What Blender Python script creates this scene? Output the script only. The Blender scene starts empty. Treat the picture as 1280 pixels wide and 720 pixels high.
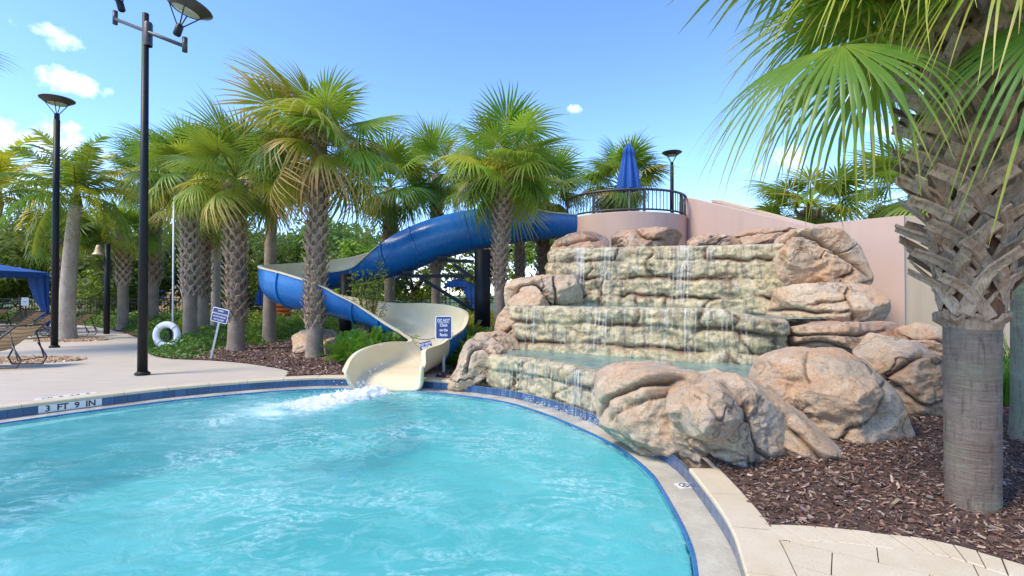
import bpy, math, random
import numpy as np
from mathutils import Vector, Matrix, Euler
from mathutils.geometry import delaunay_2d_cdt
R = math.radians
S = bpy.context.scene
COL = S.collection
rnd = random.Random(7)

# ------------------------------------------------------------------ camera, sky, sun, exposure
H, FPX, PITCH = 1.5, 640.0, math.atan(8 / 640)
cd = bpy.data.cameras.new('camera'); cam = bpy.data.objects.new('camera', cd); COL.objects.link(cam)
cd.sensor_width = 36; cd.lens = 18; cd.clip_start = 0.05; cd.clip_end = 2000
cam.location = (0, 0, H); cam.rotation_euler = (R(90) + PITCH, 0, 0)
S.camera = cam
S.view_settings.view_transform = 'Standard'; S.view_settings.look = 'None'
S.view_settings.exposure = 1.66; S.view_settings.gamma = 1
S.render.resolution_x, S.render.resolution_y = 1024, 576
S.cycles.max_bounces = 8; S.cycles.transparent_max_bounces = 24
S.cycles.caustics_reflective = False; S.cycles.caustics_refractive = False

SUN_EL, SUN_AZ = R(50), R(242)          # azimuth clockwise from +Y (behind the camera, to the left)
sd = bpy.data.lights.new('sun', 'SUN'); sun = bpy.data.objects.new('sun', sd); COL.objects.link(sun)
sd.energy = 1.5; sd.angle = R(18); sd.color = (1.0, 0.90, 0.73)
sdir = Vector((math.sin(SUN_AZ) * math.cos(SUN_EL), math.cos(SUN_AZ) * math.cos(SUN_EL), math.sin(SUN_EL)))
sun.rotation_euler = (-sdir).to_track_quat('-Z', 'Y').to_euler()

W = bpy.data.worlds.new('World'); S.world = W; W.use_nodes = True
def ray(px, py):
    x = (px - 640) / FPX; u = (360 - py) / FPX
    return Vector((x, math.cos(PITCH) - u * math.sin(PITCH), u * math.cos(PITCH) + math.sin(PITCH)))
def G(px, py, z=0.0):
    r = ray(px, py); t = (z - H) / r.z
    return Vector((r.x * t, r.y * t, z))
def D(px, py, Y):
    r = ray(px, py); t = Y / r.y
    return Vector((r.x * t, Y, H + r.z * t))

def node(nt, typ, ins=None, **kw):
    n = nt.nodes.new(typ)
    for k, v in kw.items(): setattr(n, k, v)
    if ins:
        for k, v in ins.items():
            s = n.inputs[k]
            if hasattr(v, 'is_linked'): nt.links.new(v, s)
            else:
                if isinstance(v, (tuple, list)) and len(v) == 3 and s.type == 'RGBA': v = (*v, 1)
                s.default_value = v
    return n
def ramp(nt, fac, stops, interp='LINEAR'):
    n = nt.nodes.new('ShaderNodeValToRGB'); nt.links.new(fac, n.inputs[0])
    n.color_ramp.interpolation = interp
    e = n.color_ramp.elements
    while len(e) < len(stops): e.new(0.5)
    for el, (p, c) in zip(e, stops):
        el.position = p
        if not isinstance(c, (tuple, list)): c = (c, c, c)
        el.color = (*c[:3], 1)
    return n.outputs[0]
def mixc(nt, fac, a, b, mode='MIX'):
    n = node(nt, 'ShaderNodeMix', data_type='RGBA', blend_type=mode)
    for s, v in ((n.inputs[0], fac), (n.inputs[6], a), (n.inputs[7], b)):
        if hasattr(v, 'is_linked'): nt.links.new(v, s)
        elif isinstance(v, (tuple, list)): s.default_value = (*v[:3], 1)
        else: s.default_value = v
    return n.outputs[2]
def math_(nt, op, a, b=0.0, c=None, clamp=False):
    n = node(nt, 'ShaderNodeMath', operation=op, use_clamp=clamp)
    for i, v in enumerate((a, b) if c is None else (a, b, c)):
        if hasattr(v, 'is_linked'): nt.links.new(v, n.inputs[i])
        else: n.inputs[i].default_value = v
    return n.outputs[0]

def build_world():
    nt = W.node_tree; nt.nodes.clear()
    sky = node(nt, 'ShaderNodeTexSky', sky_type='NISHITA', sun_disc=False)
    sky.sun_elevation = SUN_EL; sky.sun_rotation = SUN_AZ
    sky.air_density = 1.0; sky.dust_density = 0.05; sky.ozone_density = 3.0
    tint = mixc(nt, 1.0, sky.outputs[0], (0.115 * .76, 0.115 * .82, 0.115 * .96), 'MULTIPLY')
    tint = node(nt, 'ShaderNodeGamma', {'Color': tint, 'Gamma': 1.16}).outputs[0]
    tint = mixc(nt, 1.0, tint, (1 / .115,) * 3, 'MULTIPLY')
    tc = node(nt, 'ShaderNodeTexCoord')
    nz = node(nt, 'ShaderNodeTexNoise', {'Vector': tc.outputs['Generated'], 'Scale': 13.0, 'Detail': 12.0, 'Roughness': 0.66})
    nz2 = node(nt, 'ShaderNodeTexNoise', {'Vector': tc.outputs['Generated'], 'Scale': 5.0, 'Detail': 6.0})
    total = None
    for px, py, wx, wz, s in ((84, 102, .037, .017, .72), (56, 108, .03, .010, .5), (44, 34, .034, .010, .46), (80, 52, .022, .012, .40), (715, 138, .014, .008, .36),
                              (985, 198, .035, .018, .6), (955, 208, .035, .012, .5), (560, 330, .3, .06, .4), (1330, 60, .2, .1, .7), (-200, 180, .2, .08, .8)):
        d = ray(px, py).normalized()
        rt = Vector((d.y, -d.x, 0)).normalized(); up = rt.cross(d)
        q = node(nt, 'ShaderNodeVectorMath', {0: tc.outputs['Generated'], 1: tuple(d)}, operation='SUBTRACT')
        a = node(nt, 'ShaderNodeVectorMath', {0: q.outputs[0], 1: tuple(rt)}, operation='DOT_PRODUCT')
        b = node(nt, 'ShaderNodeVectorMath', {0: q.outputs[0], 1: tuple(up)}, operation='DOT_PRODUCT')
        l2 = node(nt, 'ShaderNodeVectorMath', {0: tc.outputs['Generated'], 1: tuple(d)}, operation='DOT_PRODUCT')
        a2 = math_(nt, 'POWER', math_(nt, 'ABSOLUTE', math_(nt, 'DIVIDE', a.outputs['Value'], wx)), 2.0)
        b2 = math_(nt, 'POWER', math_(nt, 'ABSOLUTE', math_(nt, 'DIVIDE', b.outputs['Value'], wz)), 2.0)
        m = math_(nt, 'SUBTRACT', 1.0, math_(nt, 'MULTIPLY', math_(nt, 'ADD', a2, b2), 0.5), clamp=True)
        m = math_(nt, 'MULTIPLY', m, math_(nt, 'GREATER_THAN', l2.outputs['Value'], 0.5))
        m = math_(nt, 'MULTIPLY', m, s)
        total = m if total is None else math_(nt, 'MAXIMUM', total, m)
    k = math_(nt, 'ADD', math_(nt, 'MULTIPLY', total, 1.15), math_(nt, 'MULTIPLY', math_(nt, 'SUBTRACT', nz.outputs[0], 0.5), 3.6))
    k = math_(nt, 'MULTIPLY', math_(nt, 'SUBTRACT', k, 0.22), 1.05, clamp=True)
    k = math_(nt, 'MULTIPLY', k, math_(nt, 'GREATER_THAN', total, 0.0))
    col = mixc(nt, math_(nt, 'MULTIPLY', k, 0.8), tint, (5.4, 5.6, 6.0))
    bg = node(nt, 'ShaderNodeBackground', {'Color': col, 'Strength': 0.14})
    out = node(nt, 'ShaderNodeOutputWorld'); nt.links.new(bg.outputs[0], out.inputs[0])
build_world()

# ------------------------------------------------------------------ helpers
_P = np.random.RandomState(3).permutation(256); _P = np.concatenate([_P, _P, _P])
_GR = np.random.RandomState(5).normal(size=(256, 3)); _GR /= np.linalg.norm(_GR, axis=1)[:, None]
def gnoise(p):
    p = np.asarray(p, float); i = np.floor(p).astype(int); f = p - i; i &= 255
    u = f * f * f * (f * (f * 6 - 15) + 10); r = 0
    for dx in (0, 1):
        for dy in (0, 1):
            for dz in (0, 1):
                h = _P[_P[_P[i[:, 0] + dx] + i[:, 1] + dy] + i[:, 2] + dz]
                g = (_GR[h] * (f - (dx, dy, dz))).sum(1)
                w = (u[:, 0] if dx else 1 - u[:, 0]) * (u[:, 1] if dy else 1 - u[:, 1]) * (u[:, 2] if dz else 1 - u[:, 2])
                r = r + g * w
    return r * 1.5
def fbm(p, octv=4, rough=0.5):
    p = np.asarray(p, float); a, t = 1.0, 0
    for _ in range(octv):
        t = t + a * gnoise(p); p = p * 2.03 + 17.7; a *= rough
    return t
def sstep(a, b, x):
    t = np.clip((x - a) / (b - a), 0, 1); return t * t * (3 - 2 * t)

def link(o, parent=None):
    COL.objects.link(o)
    if parent: o.parent = parent
    return o
def tag(o, label=None, cat=None, group=None, kind=None):
    if label: o['label'] = label
    if cat: o['category'] = cat
    if group: o['group'] = group
    if kind: o['kind'] = kind
    return o
def thing(name, label, cat, loc=(0, 0, 0), rz=0, group=None):
    o = link(bpy.data.objects.new(name, None)); o.location = loc; o.rotation_euler = (0, 0, rz)
    o.empty_display_size = 0.1
    return tag(o, label, cat, group)
def np_mesh(name, V, F, mats=None, smooth=False, col=None, uv=None, attrs=None, mi=None):
    me = bpy.data.meshes.new(name)
    V = np.asarray(V, np.float32)
    if isinstance(F, np.ndarray) and F.ndim == 2:
        nf, k = F.shape
        me.vertices.add(len(V)); me.vertices.foreach_set('co', V.ravel())
        me.loops.add(nf * k); me.loops.foreach_set('vertex_index', F.ravel().astype(np.int32))
        me.polygons.add(nf); me.polygons.foreach_set('loop_start', np.arange(0, nf * k, k, dtype=np.int32))
        me.polygons.foreach_set('loop_total', np.full(nf, k, np.int32))
        me.update(calc_edges=True)
    else:
        me.from_pydata(V.tolist(), [], [tuple(map(int, f)) for f in F]); me.update()
    for m in (mats if isinstance(mats, (list, tuple)) else [mats] if mats else []): me.materials.append(m)
    if smooth: me.polygons.foreach_set('use_smooth', np.ones(len(me.polygons), bool))
    if mi is not None: me.polygons.foreach_set('material_index', np.asarray(mi, np.int32))
    for an, av in (attrs or {}).items():
        a = me.attributes.new(an, 'FLOAT', 'POINT'); a.data.foreach_set('value', np.asarray(av, np.float32))
    if col is not None:
        a = me.attributes.new('tone', 'FLOAT_COLOR', 'POINT'); c = np.ones((len(V), 4), np.float32); c[:, :3] = col
        a.data.foreach_set('color', c.ravel())
    return me
def mobj(name, me, parent=None, loc=None, rot=None, scale=None):
    o = link(bpy.data.objects.new(name, me), parent)
    if loc is not None: o.location = loc
    if rot is not None: o.rotation_euler = rot
    if scale is not None: o.scale = (scale,) * 3 if isinstance(scale, (int, float)) else scale
    return o

class MB:
    def __init__(s): s.v, s.f = [], []
    def add(s, V, F):
        n = len(s.v); s.v += [tuple(v) for v in V]; s.f += [tuple(i + n for i in f) for f in F]; return s
    def box(s, c, d, rot=None, bev=0.0):
        x, y, z = (k / 2 for k in d); M = rot if rot is not None else Matrix.Identity(3)
        if bev > 0:
            V = []
            for sz, b in ((-1, bev), (-1, 0), (1, 0), (1, bev)):
                zz = sz * (z if b else z - bev)
                for sx, sy in ((-1, -1), (1, -1), (1, 1), (-1, 1)): V.append((sx * (x - b), sy * (y - b), zz))
            F = [(3, 2, 1, 0), (12, 13, 14, 15)]
            for k in range(3):
                for i in range(4): F.append((k * 4 + i, k * 4 + (i + 1) % 4, k * 4 + 4 + (i + 1) % 4, k * 4 + 4 + i))
        else:
            V = [(sx * x, sy * y, sz * z) for sz in (-1, 1) for sx, sy in ((-1, -1), (1, -1), (1, 1), (-1, 1))]
            F = [(3, 2, 1, 0), (4, 5, 6, 7)] + [(i, (i + 1) % 4, 4 + (i + 1) % 4, 4 + i) for i in range(4)]
        c = Vector(c)
        return s.add([M @ Vector(v) + c for v in V], F)
    def tube(s, pts, rad, n=8, cap=True, closed=False):
        pts = [Vector(p) for p in pts]; m = len(pts)
        rads = rad if isinstance(rad, (list, tuple, np.ndarray)) else [rad] * m
        V, F = [], []; prev = None
        for i, p in enumerate(pts):
            t = (pts[(i + 1) % m] - pts[i - 1]) if closed else (pts[min(i + 1, m - 1)] - pts[max(i - 1, 0)])
            t.normalize()
            if prev is None:
                a = Vector((0, 0, 1)) if abs(t.z) < 0.9 else Vector((1, 0, 0)); e = t.cross(a).normalized()
            else:
                e = (prev - t * prev.dot(t)).normalized()
            prev = e; b = t.cross(e)
            for k in range(n):
                a = 2 * math.pi * k / n; V.append(p + (e * math.cos(a) + b * math.sin(a)) * rads[i])
        for i in range(m if closed else m - 1):
            j = (i + 1) % m
            for k in range(n): F.append((i * n + k, i * n + (k + 1) % n, j * n + (k + 1) % n, j * n + k))
        if cap and not closed: F += [tuple(range(n - 1, -1, -1)), tuple(range((m - 1) * n, m * n))]
        return s.add(V, F)
    def lathe(s, prof, n=24, c=(0, 0, 0)):
        V, F = [], []; c = Vector(c)
        for r, z in prof:
            for k in range(n):
                a = 2 * math.pi * k / n; V.append(c + Vector((r * math.cos(a), r * math.sin(a), z)))
        for i in range(len(prof) - 1):
            for k in range(n): F.append((i * n + k, i * n + (k + 1) % n, (i + 1) * n + (k + 1) % n, (i + 1) * n + k))
        return s.add(V, F)
    def mesh(s, name, mat, smooth=False): return np_mesh(name, s.v, s.f, mat, smooth)
    def build(s, name, mat, parent=None, smooth=False, loc=None, rot=None): return mobj(name, s.mesh(name, mat, smooth), parent, loc, rot)

def auto_smooth(me, ang=35):
    me.polygons.foreach_set('use_smooth', np.ones(len(me.polygons), bool))
    try: me.set_sharp_from_angle(angle=R(ang))
    except Exception: pass

def copy_tree(o, parent=None):
    c = o.copy(); COL.objects.link(c)
    if parent: c.parent = parent
    for ch in list(o.children): copy_tree(ch, c)
    return c

def catmull(P, n, closed=False):
    P = np.asarray(P, float); m = len(P); out = []
    segs = m if closed else m - 1
    for i in range(segs):
        g = (lambda k: P[k % m]) if closed else (lambda k: P[min(max(k, 0), m - 1)])
        p0, p1, p2, p3 = g(i - 1), g(i), g(i + 1), g(i + 2)
        for t in np.linspace(0, 1, n, endpoint=False):
            out.append(.5 * ((2 * p1) + (p2 - p0) * t + (2 * p0 - 5 * p1 + 4 * p2 - p3) * t * t + (3 * p1 - p0 - 3 * p2 + p3) * t ** 3))
    if not closed: out.append(P[-1])
    return np.array(out)
def resample(P, step, closed=False):
    P = np.asarray(P, float); Q = np.vstack([P, P[:1]]) if closed else P
    L = np.concatenate([[0], np.cumsum(np.linalg.norm(np.diff(Q, axis=0), axis=1))])
    n = max(2, int(round(L[-1] / step))); t = np.linspace(0, L[-1], n + 1)
    if closed: t = t[:-1]
    return np.stack([np.interp(t, L, Q[:, k]) for k in range(Q.shape[1])], 1)
def in_poly(pts, poly):
    x, y = pts[:, 0], pts[:, 1]; r = np.zeros(len(pts), bool); n = len(poly)
    for i in range(n):
        x1, y1 = poly[i][:2]; x2, y2 = poly[(i + 1) % n][:2]
        c = ((y1 > y) != (y2 > y))
        with np.errstate(divide='ignore', invalid='ignore'):
            r ^= c & (x < (x2 - x1) * (y - y1) / (y2 - y1 + 1e-12) + x1)
    return r

# ------------------------------------------------------------------ materials
def mat_new(name):
    m = bpy.data.materials.new(name); m.use_nodes = True; nt = m.node_tree
    b = nt.nodes['Principled BSDF']; return m, nt, b
def tcoord(nt, which='Object'): return node(nt, 'ShaderNodeTexCoord').outputs[which]
def gpos(nt): return node(nt, 'ShaderNodeNewGeometry').outputs['Position']
def noise(nt, vec, scale, detail=4, rough=.55, out=0, dist=0.0):
    return node(nt, 'ShaderNodeTexNoise', {'Vector': vec, 'Scale': scale, 'Detail': detail, 'Roughness': rough, 'Distortion': dist}).outputs[out]
def bump(nt, b, h, dist, strength=1.0, prev=None):
    n = node(nt, 'ShaderNodeBump', {'Height': h, 'Distance': dist, 'Strength': strength})
    if prev is not None: nt.links.new(prev, n.inputs['Normal'])
    nt.links.new(n.outputs[0], b.inputs['Normal']); return n.outputs[0]
def scaled(nt, vec, s): return node(nt, 'ShaderNodeMapping', {'Vector': vec, 'Scale': s}).outputs[0]
def plain(name, col, rough=.5, var=.12, scale=6.0, metal=0.0, bmp=0.0, spec=.5, coat=0.0):
    m, nt, b = mat_new(name); p = gpos(nt)
    n = noise(nt, p, scale, 5)
    lo = tuple(c * (1 - var) for c in col); hi = tuple(min(1, c * (1 + var)) for c in col)
    nt.links.new(ramp(nt, n, [(.3, lo), (.7, hi)]), b.inputs['Base Color'])
    r = math_(nt, 'ADD', math_(nt, 'MULTIPLY', noise(nt, p, scale * 3, 3), .2), rough - .1)
    nt.links.new(r, b.inputs['Roughness']); b.inputs['Metallic'].default_value = metal
    b.inputs['Specular IOR Level'].default_value = spec
    if coat: b.inputs['Coat Weight'].default_value = coat; b.inputs['Coat Roughness'].default_value = .08
    if bmp: bump(nt, b, noise(nt, p, scale * 8, 4), bmp)
    return m

M = {}
M['black_metal'] = plain('black_metal', (.012, .0125, .014), .5, .3, 9, bmp=.0006, spec=.3)
M['bronze_metal'] = plain('bronze_metal', (.052, .044, .040), .45, .2, 9)
M['steel_grey'] = plain('steel_grey', (.36, .38, .40), .38, .15, 12, metal=.7)
M['white_paint'] = plain('white_paint', (.78, .78, .76), .45, .05, 8)
M['cream_plastic'] = plain('cream_plastic', (.72, .66, .50), .35, .05, 3)
M['blue_canvas'] = plain('blue_canvas', (.010, .08, .31), .7, .15, 14, bmp=.001)
M['navy_sign'] = plain('navy_sign', (.030, .045, .16), .4, .06, 8)
M['orange'] = plain('orange_plastic', (.75, .15, .02), .4, .1, 8)
M['lens'] = plain('lamp_lens', (.52, .56, .44), .25, .08, 8)
M['grout'] = plain('grout', (.55, .55, .52), .8, .1, 30)
M['marker_white'] = plain('marker_white', (.74, .71, .66), .35, .06, 30)
M['letter_black'] = plain('letter_black', (.03, .028, .03), .5, .1, 30)
M['letter_white'] = plain('letter_white', (.8, .8, .8), .5, .03, 30)
M['rope'] = plain('rope', (.6, .56, .45), .8, .1, 40)
M['bell'] = plain('bell_lamp_cream', (.62, .50, .30), .4, .1, 10)

def m_stucco():
    for nm, col in (('pink_stucco', (.56, .40, .325)), ('beige_stucco', (.66, .50, .32)), ('cap_stone', (.58, .43, .28))):
        m, nt, b = mat_new(nm); p = gpos(nt)
        n = noise(nt, p, .9, 6, .6); st = noise(nt, scaled(nt, p, (3.0, 3.0, .25)), 1.0, 5)
        c = mixc(nt, n, tuple(k * .9 for k in col), tuple(k * 1.08 for k in col))
        c = mixc(nt, ramp(nt, st, [(.5, 0), (.75, .35)]), c, tuple(k * .72 for k in col))
        nt.links.new(c, b.inputs['Base Color']); b.inputs['Roughness'].default_value = .85
        bump(nt, b, noise(nt, p, 60, 5, .7), .004); M[nm] = m
m_stucco()

def m_deck():
    m, nt, b = mat_new('deck_concrete'); p = gpos(nt)
    n1 = noise(nt, p, .5, 5, .6); n2 = noise(nt, p, 90, 3, .7)
    br = noise(nt, scaled(nt, p, (1.2, 16, 1)), 1.0, 6, .65)
    c = ramp(nt, n1, [(.25, (.50, .42, .315)), (.75, (.60, .515, .40))])
    c = mixc(nt, ramp(nt, br, [(.38, .50), (.58, 0)]), c, (.40, .33, .265))
    c = mixc(nt, ramp(nt, n2, [(.58, 0), (.72, .3)]), c, (.33, .28, .22))
    st = noise(nt, p, 1.7, 6, .7)
    c = mixc(nt, ramp(nt, st, [(.60, 0), (.8, .25)]), c, (.36, .31, .26))
    nt.links.new(c, b.inputs['Base Color']); b.inputs['Roughness'].default_value = .8
    bump(nt, b, n2, .002); M['deck'] = m
m_deck()
def m_limestone():
    m, nt, b = mat_new('coping_stone'); p = gpos(nt)
    oi = node(nt, 'ShaderNodeObjectInfo').outputs['Random']
    n1 = noise(nt, p, 3, 6, .65); n2 = noise(nt, p, 70, 3, .7)
    c = ramp(nt, n1, [(.3, (.58, .46, .295)), (.7, (.67, .56, .40))])
    c = mixc(nt, math_(nt, 'MULTIPLY', oi, .16), c, (.50, .39, .26))
    pit = ramp(nt, n2, [(.56, 0), (.70, .55)])
    c = mixc(nt, pit, c, (.36, .27, .16))
    stn = noise(nt, p, 1.3, 5, .7); c = mixc(nt, ramp(nt, stn, [(.58, 0), (.75, .45)]), c, (.42, .31, .18))
    nt.links.new(c, b.inputs['Base Color']); b.inputs['Roughness'].default_value = .65
    bump(nt, b, n2, .003); M['coping'] = m
m_limestone()
def m_tile():
    m, nt, b = mat_new('blue_tile'); p = gpos(nt)
    oi = node(nt, 'ShaderNodeObjectInfo').outputs['Random']
    n = noise(nt, p, 60, 4, .7)
    c = mixc(nt, oi, (.018, .052, .135), (.036, .088, .20))
    c = mixc(nt, ramp(nt, n, [(.4, .0), (.8, .5)]), c, (.075, .16, .30))
    nt.links.new(c, b.inputs['Base Color']); b.inputs['Roughness'].default_value = .18
    b.inputs['Coat Weight'].default_value = .4; bump(nt, b, n, .002); M['tile'] = m
    m, nt, b = mat_new('trim_tile'); p = gpos(nt); n = noise(nt, p, 40, 4)
    c = ramp(nt, n, [(.3, (.014, .095, .24)), (.7, (.04, .17, .35))])
    nt.links.new(c, b.inputs['Base Color']); b.inputs['Roughness'].default_value = .15; M['trim'] = m
m_tile()
def m_ledge():
    m, nt, b = mat_new('wet_ledge'); p = gpos(nt)
    n = noise(nt, p, 2.2, 7, .65); n2 = noise(nt, p, 26, 4)
    c = ramp(nt, n, [(.3, (.40, .36, .27)), (.55, (.53, .48, .37)), (.75, (.62, .59, .50))])
    c = mixc(nt, ramp(nt, n2, [(.6, 0), (.8, .4)]), c, (.26, .24, .17))
    nt.links.new(c, b.inputs['Base Color'])
    nt.links.new(ramp(nt, n, [(.4, .12), (.6, .4)]), b.inputs['Roughness'])
    bump(nt, b, n2, .004); M['ledge'] = m
    m, nt, b = mat_new('pool_plaster'); p = gpos(nt)
    nt.links.new(ramp(nt, noise(nt, p, 1.2, 5), [(.3, (.26, .56, .58)), (.7, (.40, .70, .71))]), b.inputs['Base Color'])
    b.inputs['Roughness'].default_value = .7; M['plaster'] = m
m_ledge()
def m_water():
    m, nt, b = mat_new('pool_water'); p = gpos(nt)
    f = node(nt, 'ShaderNodeAttribute', attribute_name='foam').outputs['Fac']
    warp = noise(nt, p, .9, 3, .5, out=1)
    v = node(nt, 'ShaderNodeVectorMath', {0: p, 1: warp}, operation='ADD').outputs[0]
    big = noise(nt, v, .55, 4, .5)
    c = ramp(nt, big, [(.32, (.085, .40, .37)), (.55, (.14, .49, .45)), (.72, (.25, .60, .55))])
    # lacy foam: thin ridges of a warped noise
    r1 = noise(nt, scaled(nt, v, (1.0, 1.7, 1)), 2.6, 6, .62, dist=.6)
    ridge = math_(nt, 'SUBTRACT', 1.0, math_(nt, 'MULTIPLY', math_(nt, 'ABSOLUTE', math_(nt, 'SUBTRACT', r1, .5)), 13.0), clamp=True)
    patch = ramp(nt, noise(nt, p, .62, 4, .6), [(.40, 0), (.60, 1)])
    fine = ramp(nt, noise(nt, p, 22, 4, .7), [(.40, 0), (.62, 1)])
    lace = math_(nt, 'MULTIPLY', math_(nt, 'MULTIPLY', ridge, patch), math_(nt, 'ADD', math_(nt, 'MULTIPLY', fine, .6), .25))
    blot = math_(nt, 'MULTIPLY', ramp(nt, noise(nt, scaled(nt, v, (1, 2.0, 1)), 3.4, 6, .7), [(.53, 0), (.66, .50)]), patch)
    tr = math_(nt, 'MULTIPLY', f, ramp(nt, noise(nt, scaled(nt, v, (1, 1.5, 1)), 5.0, 7, .72), [(.30, 0), (.60, 1)]))
    tr = math_(nt, 'MAXIMUM', tr, math_(nt, 'SUBTRACT', math_(nt, 'MULTIPLY', f, 1.9), 1.0, clamp=True))
    foam = math_(nt, 'MAXIMUM', math_(nt, 'MAXIMUM', math_(nt, 'MULTIPLY', lace, .75), blot), tr)
    foam = math_(nt, 'MINIMUM', foam, .96)
    c = mixc(nt, foam, c, (.70, .88, .88))
    nt.links.new(c, b.inputs['Base Color'])
    nt.links.new(math_(nt, 'ADD', math_(nt, 'MULTIPLY', foam, .5), .06), b.inputs['Roughness'])
    b.inputs['IOR'].default_value = 1.33
    h = noise(nt, v, 4.5, 5, .6, dist=.5); n1 = bump(nt, b, h, .05, .32)
    bump(nt, b, noise(nt, v, 22, 3, .6), .008, .35, prev=n1)
    t = node(nt, 'ShaderNodeBsdfTransparent', {'Color': (.62, .96, .96)})
    sh = node(nt, 'ShaderNodeMixShader', {0: math_(nt, 'MULTIPLY', math_(nt, 'SUBTRACT', 1.0, foam), .50), 1: b.outputs[0], 2: t.outputs[0]})
    nt.links.new(sh.outputs[0], nt.nodes['Material Output'].inputs[0]); M['water'] = m
    # shallow water on the cascade shelves
    m, nt, b = mat_new('shelf_water'); p = gpos(nt)
    n = noise(nt, p, 3.2, 6, .65, dist=.4)
    c = ramp(nt, n, [(.35, (.22, .40, .36)), (.6, (.36, .52, .45)), (.75, (.62, .72, .66))])
    nt.links.new(c, b.inputs['Base Color']); b.inputs['Roughness'].default_value = .07; b.inputs['IOR'].default_value = 1.33
    bump(nt, b, noise(nt, p, 9, 4), .02, .6)
    t = node(nt, 'ShaderNodeBsdfTransparent', {'Color': (.8, .95, .92)})
    sh = node(nt, 'ShaderNodeMixShader', {0: .35, 1: b.outputs[0], 2: t.outputs[0]})
    nt.links.new(sh.outputs[0], nt.nodes['Material Output'].inputs[0]); M['shelf_water'] = m
    # falling water and spray
    m, nt, b = mat_new('falling_water'); p = gpos(nt)
    n = noise(nt, scaled(nt, p, (60, 60, 3.0)), 1.0, 4, .6)
    b.inputs['Base Color'].default_value = (.86, .90, .92, 1); b.inputs['Roughness'].default_value = .2
    t = node(nt, 'ShaderNodeBsdfTransparent')
    sh = node(nt, 'ShaderNodeMixShader', {0: ramp(nt, n, [(.35, .72), (.6, .99)]), 1: b.outputs[0], 2: t.outputs[0]})
    nt.links.new(sh.outputs[0], nt.nodes['Material Output'].inputs[0]); M['fall'] = m
    m, nt, b = mat_new('white_foam'); p = gpos(nt)
    n = noise(nt, p, 9, 5, .7)
    nt.links.new(ramp(nt, n, [(.3, (.70, .82, .84)), (.6, (.90, .94, .95))]), b.inputs['Base Color'])
    b.inputs['Roughness'].default_value = .5; b.inputs['Subsurface Weight'].default_value = .2
    bump(nt, b, noise(nt, p, 30, 4, .7), .02)
    t = node(nt, 'ShaderNodeBsdfTransparent')
    al = node(nt, 'ShaderNodeAttribute', attribute_name='thin').outputs['Fac']
    k = math_(nt, 'MULTIPLY', ramp(nt, noise(nt, p, 12, 6, .75), [(.35, 0), (.6, 1)]), math_(nt, 'MULTIPLY', al, 1.0), clamp=True)
    sh = node(nt, 'ShaderNodeMixShader', {0: k, 1: b.outputs[0], 2: t.outputs[0]})
    nt.links.new(sh.outputs[0], nt.nodes['Material Output'].inputs[0]); M['foam'] = m
m_water()

def m_rock():
    def rock(nm, base, alt, grey, pale, wet=False, seam=(.12, .055, .03)):
        m, nt, b = mat_new(nm); p = gpos(nt)
        cr = node(nt, 'ShaderNodeAttribute', attribute_name='crack').outputs['Fac']
        v = node(nt, 'ShaderNodeVectorMath', {0: p, 1: noise(nt, p, 1.6, 3, out=1)}, operation='ADD').outputs[0]
        n1 = noise(nt, v, 1.5, 6, .6); n2 = noise(nt, node(nt, 'ShaderNodeVectorMath', {0: v, 1: (7.3, 2.1, 4.4)}, operation='ADD').outputs[0], 2.3, 7, .68)
        n3 = noise(nt, p, 34, 5, .75); n4 = noise(nt, scaled(nt, v, (2.5, 2.5, .8)), 1.3, 6, .65)
        c = mixc(nt, ramp(nt, n1, [(.38, 0), (.62, 1)]), base, alt)
        c = mixc(nt, ramp(nt, n2, [(.50, 0), (.58, .75)]), c, grey)
        c = mixc(nt, ramp(nt, n4, [(.52, 0), (.72, .8)]), c, pale)
        c = mixc(nt, ramp(nt, n3, [(.36, .65), (.46, 0)]), c, tuple(k * .40 for k in grey))
        c = mixc(nt, ramp(nt, noise(nt, p, 80, 3, .7), [(.45, 0), (.75, .35)]), c, tuple(min(1, k * 1.35) for k in pale))
        fr = math_(nt, 'ABSOLUTE', math_(nt, 'SUBTRACT', noise(nt, v, 1.15, 7, .56), .5))
        fl = math_(nt, 'MULTIPLY', ramp(nt, fr, [(0, 1), (.006, .5), (.014, 0)]), ramp(nt, noise(nt, p, 1.1, 2), [(.50, 0), (.58, 1)]))
        c = mixc(nt, math_(nt, 'MULTIPLY', fl, .5), c, seam)
        if wet:
            al = noise(nt, scaled(nt, v, (3.4, 3.4, 1.3)), 1.6, 7, .7)
            c = mixc(nt, ramp(nt, al, [(.51, 0), (.61, .7)]), c, (.24, .21, .12))
            dk = noise(nt, scaled(nt, p, (7, 7, .9)), 1.0, 6, .7)
            c = mixc(nt, ramp(nt, dk, [(.50, 0), (.62, .8)]), c, (.16, .14, .115))
            rs = noise(nt, v, 2.7, 5, .6); c = mixc(nt, ramp(nt, rs, [(.56, 0), (.68, .6)]), c, (.36, .19, .10))
        c = mixc(nt, math_(nt, 'MULTIPLY', cr, .88), c, seam)
        nt.links.new(c, b.inputs['Base Color'])
        if wet: nt.links.new(ramp(nt, n1, [(.4, .28), (.65, .6)]), b.inputs['Roughness'])
        else: b.inputs['Roughness'].default_value = .82
        n = bump(nt, b, math_(nt, 'SUBTRACT', noise(nt, v, 6, 10, .72), math_(nt, 'MULTIPLY', fl, .35)), .09, .8); bump(nt, b, n3, .016, 1.0, prev=n); M[nm] = m
    rock('sandstone', (.63, .46, .30), (.62, .35, .18), (.49, .385, .285), (.74, .61, .455))
    rock('sandstone_red', (.54, .36, .225), (.54, .275, .145), (.42, .31, .235), (.70, .55, .41))
    rock('wet_limestone', (.72, .585, .35), (.66, .50, .26), (.50, .41, .25), (.82, .72, .51), wet=True, seam=(.17, .07, .04))
m_rock()

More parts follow.
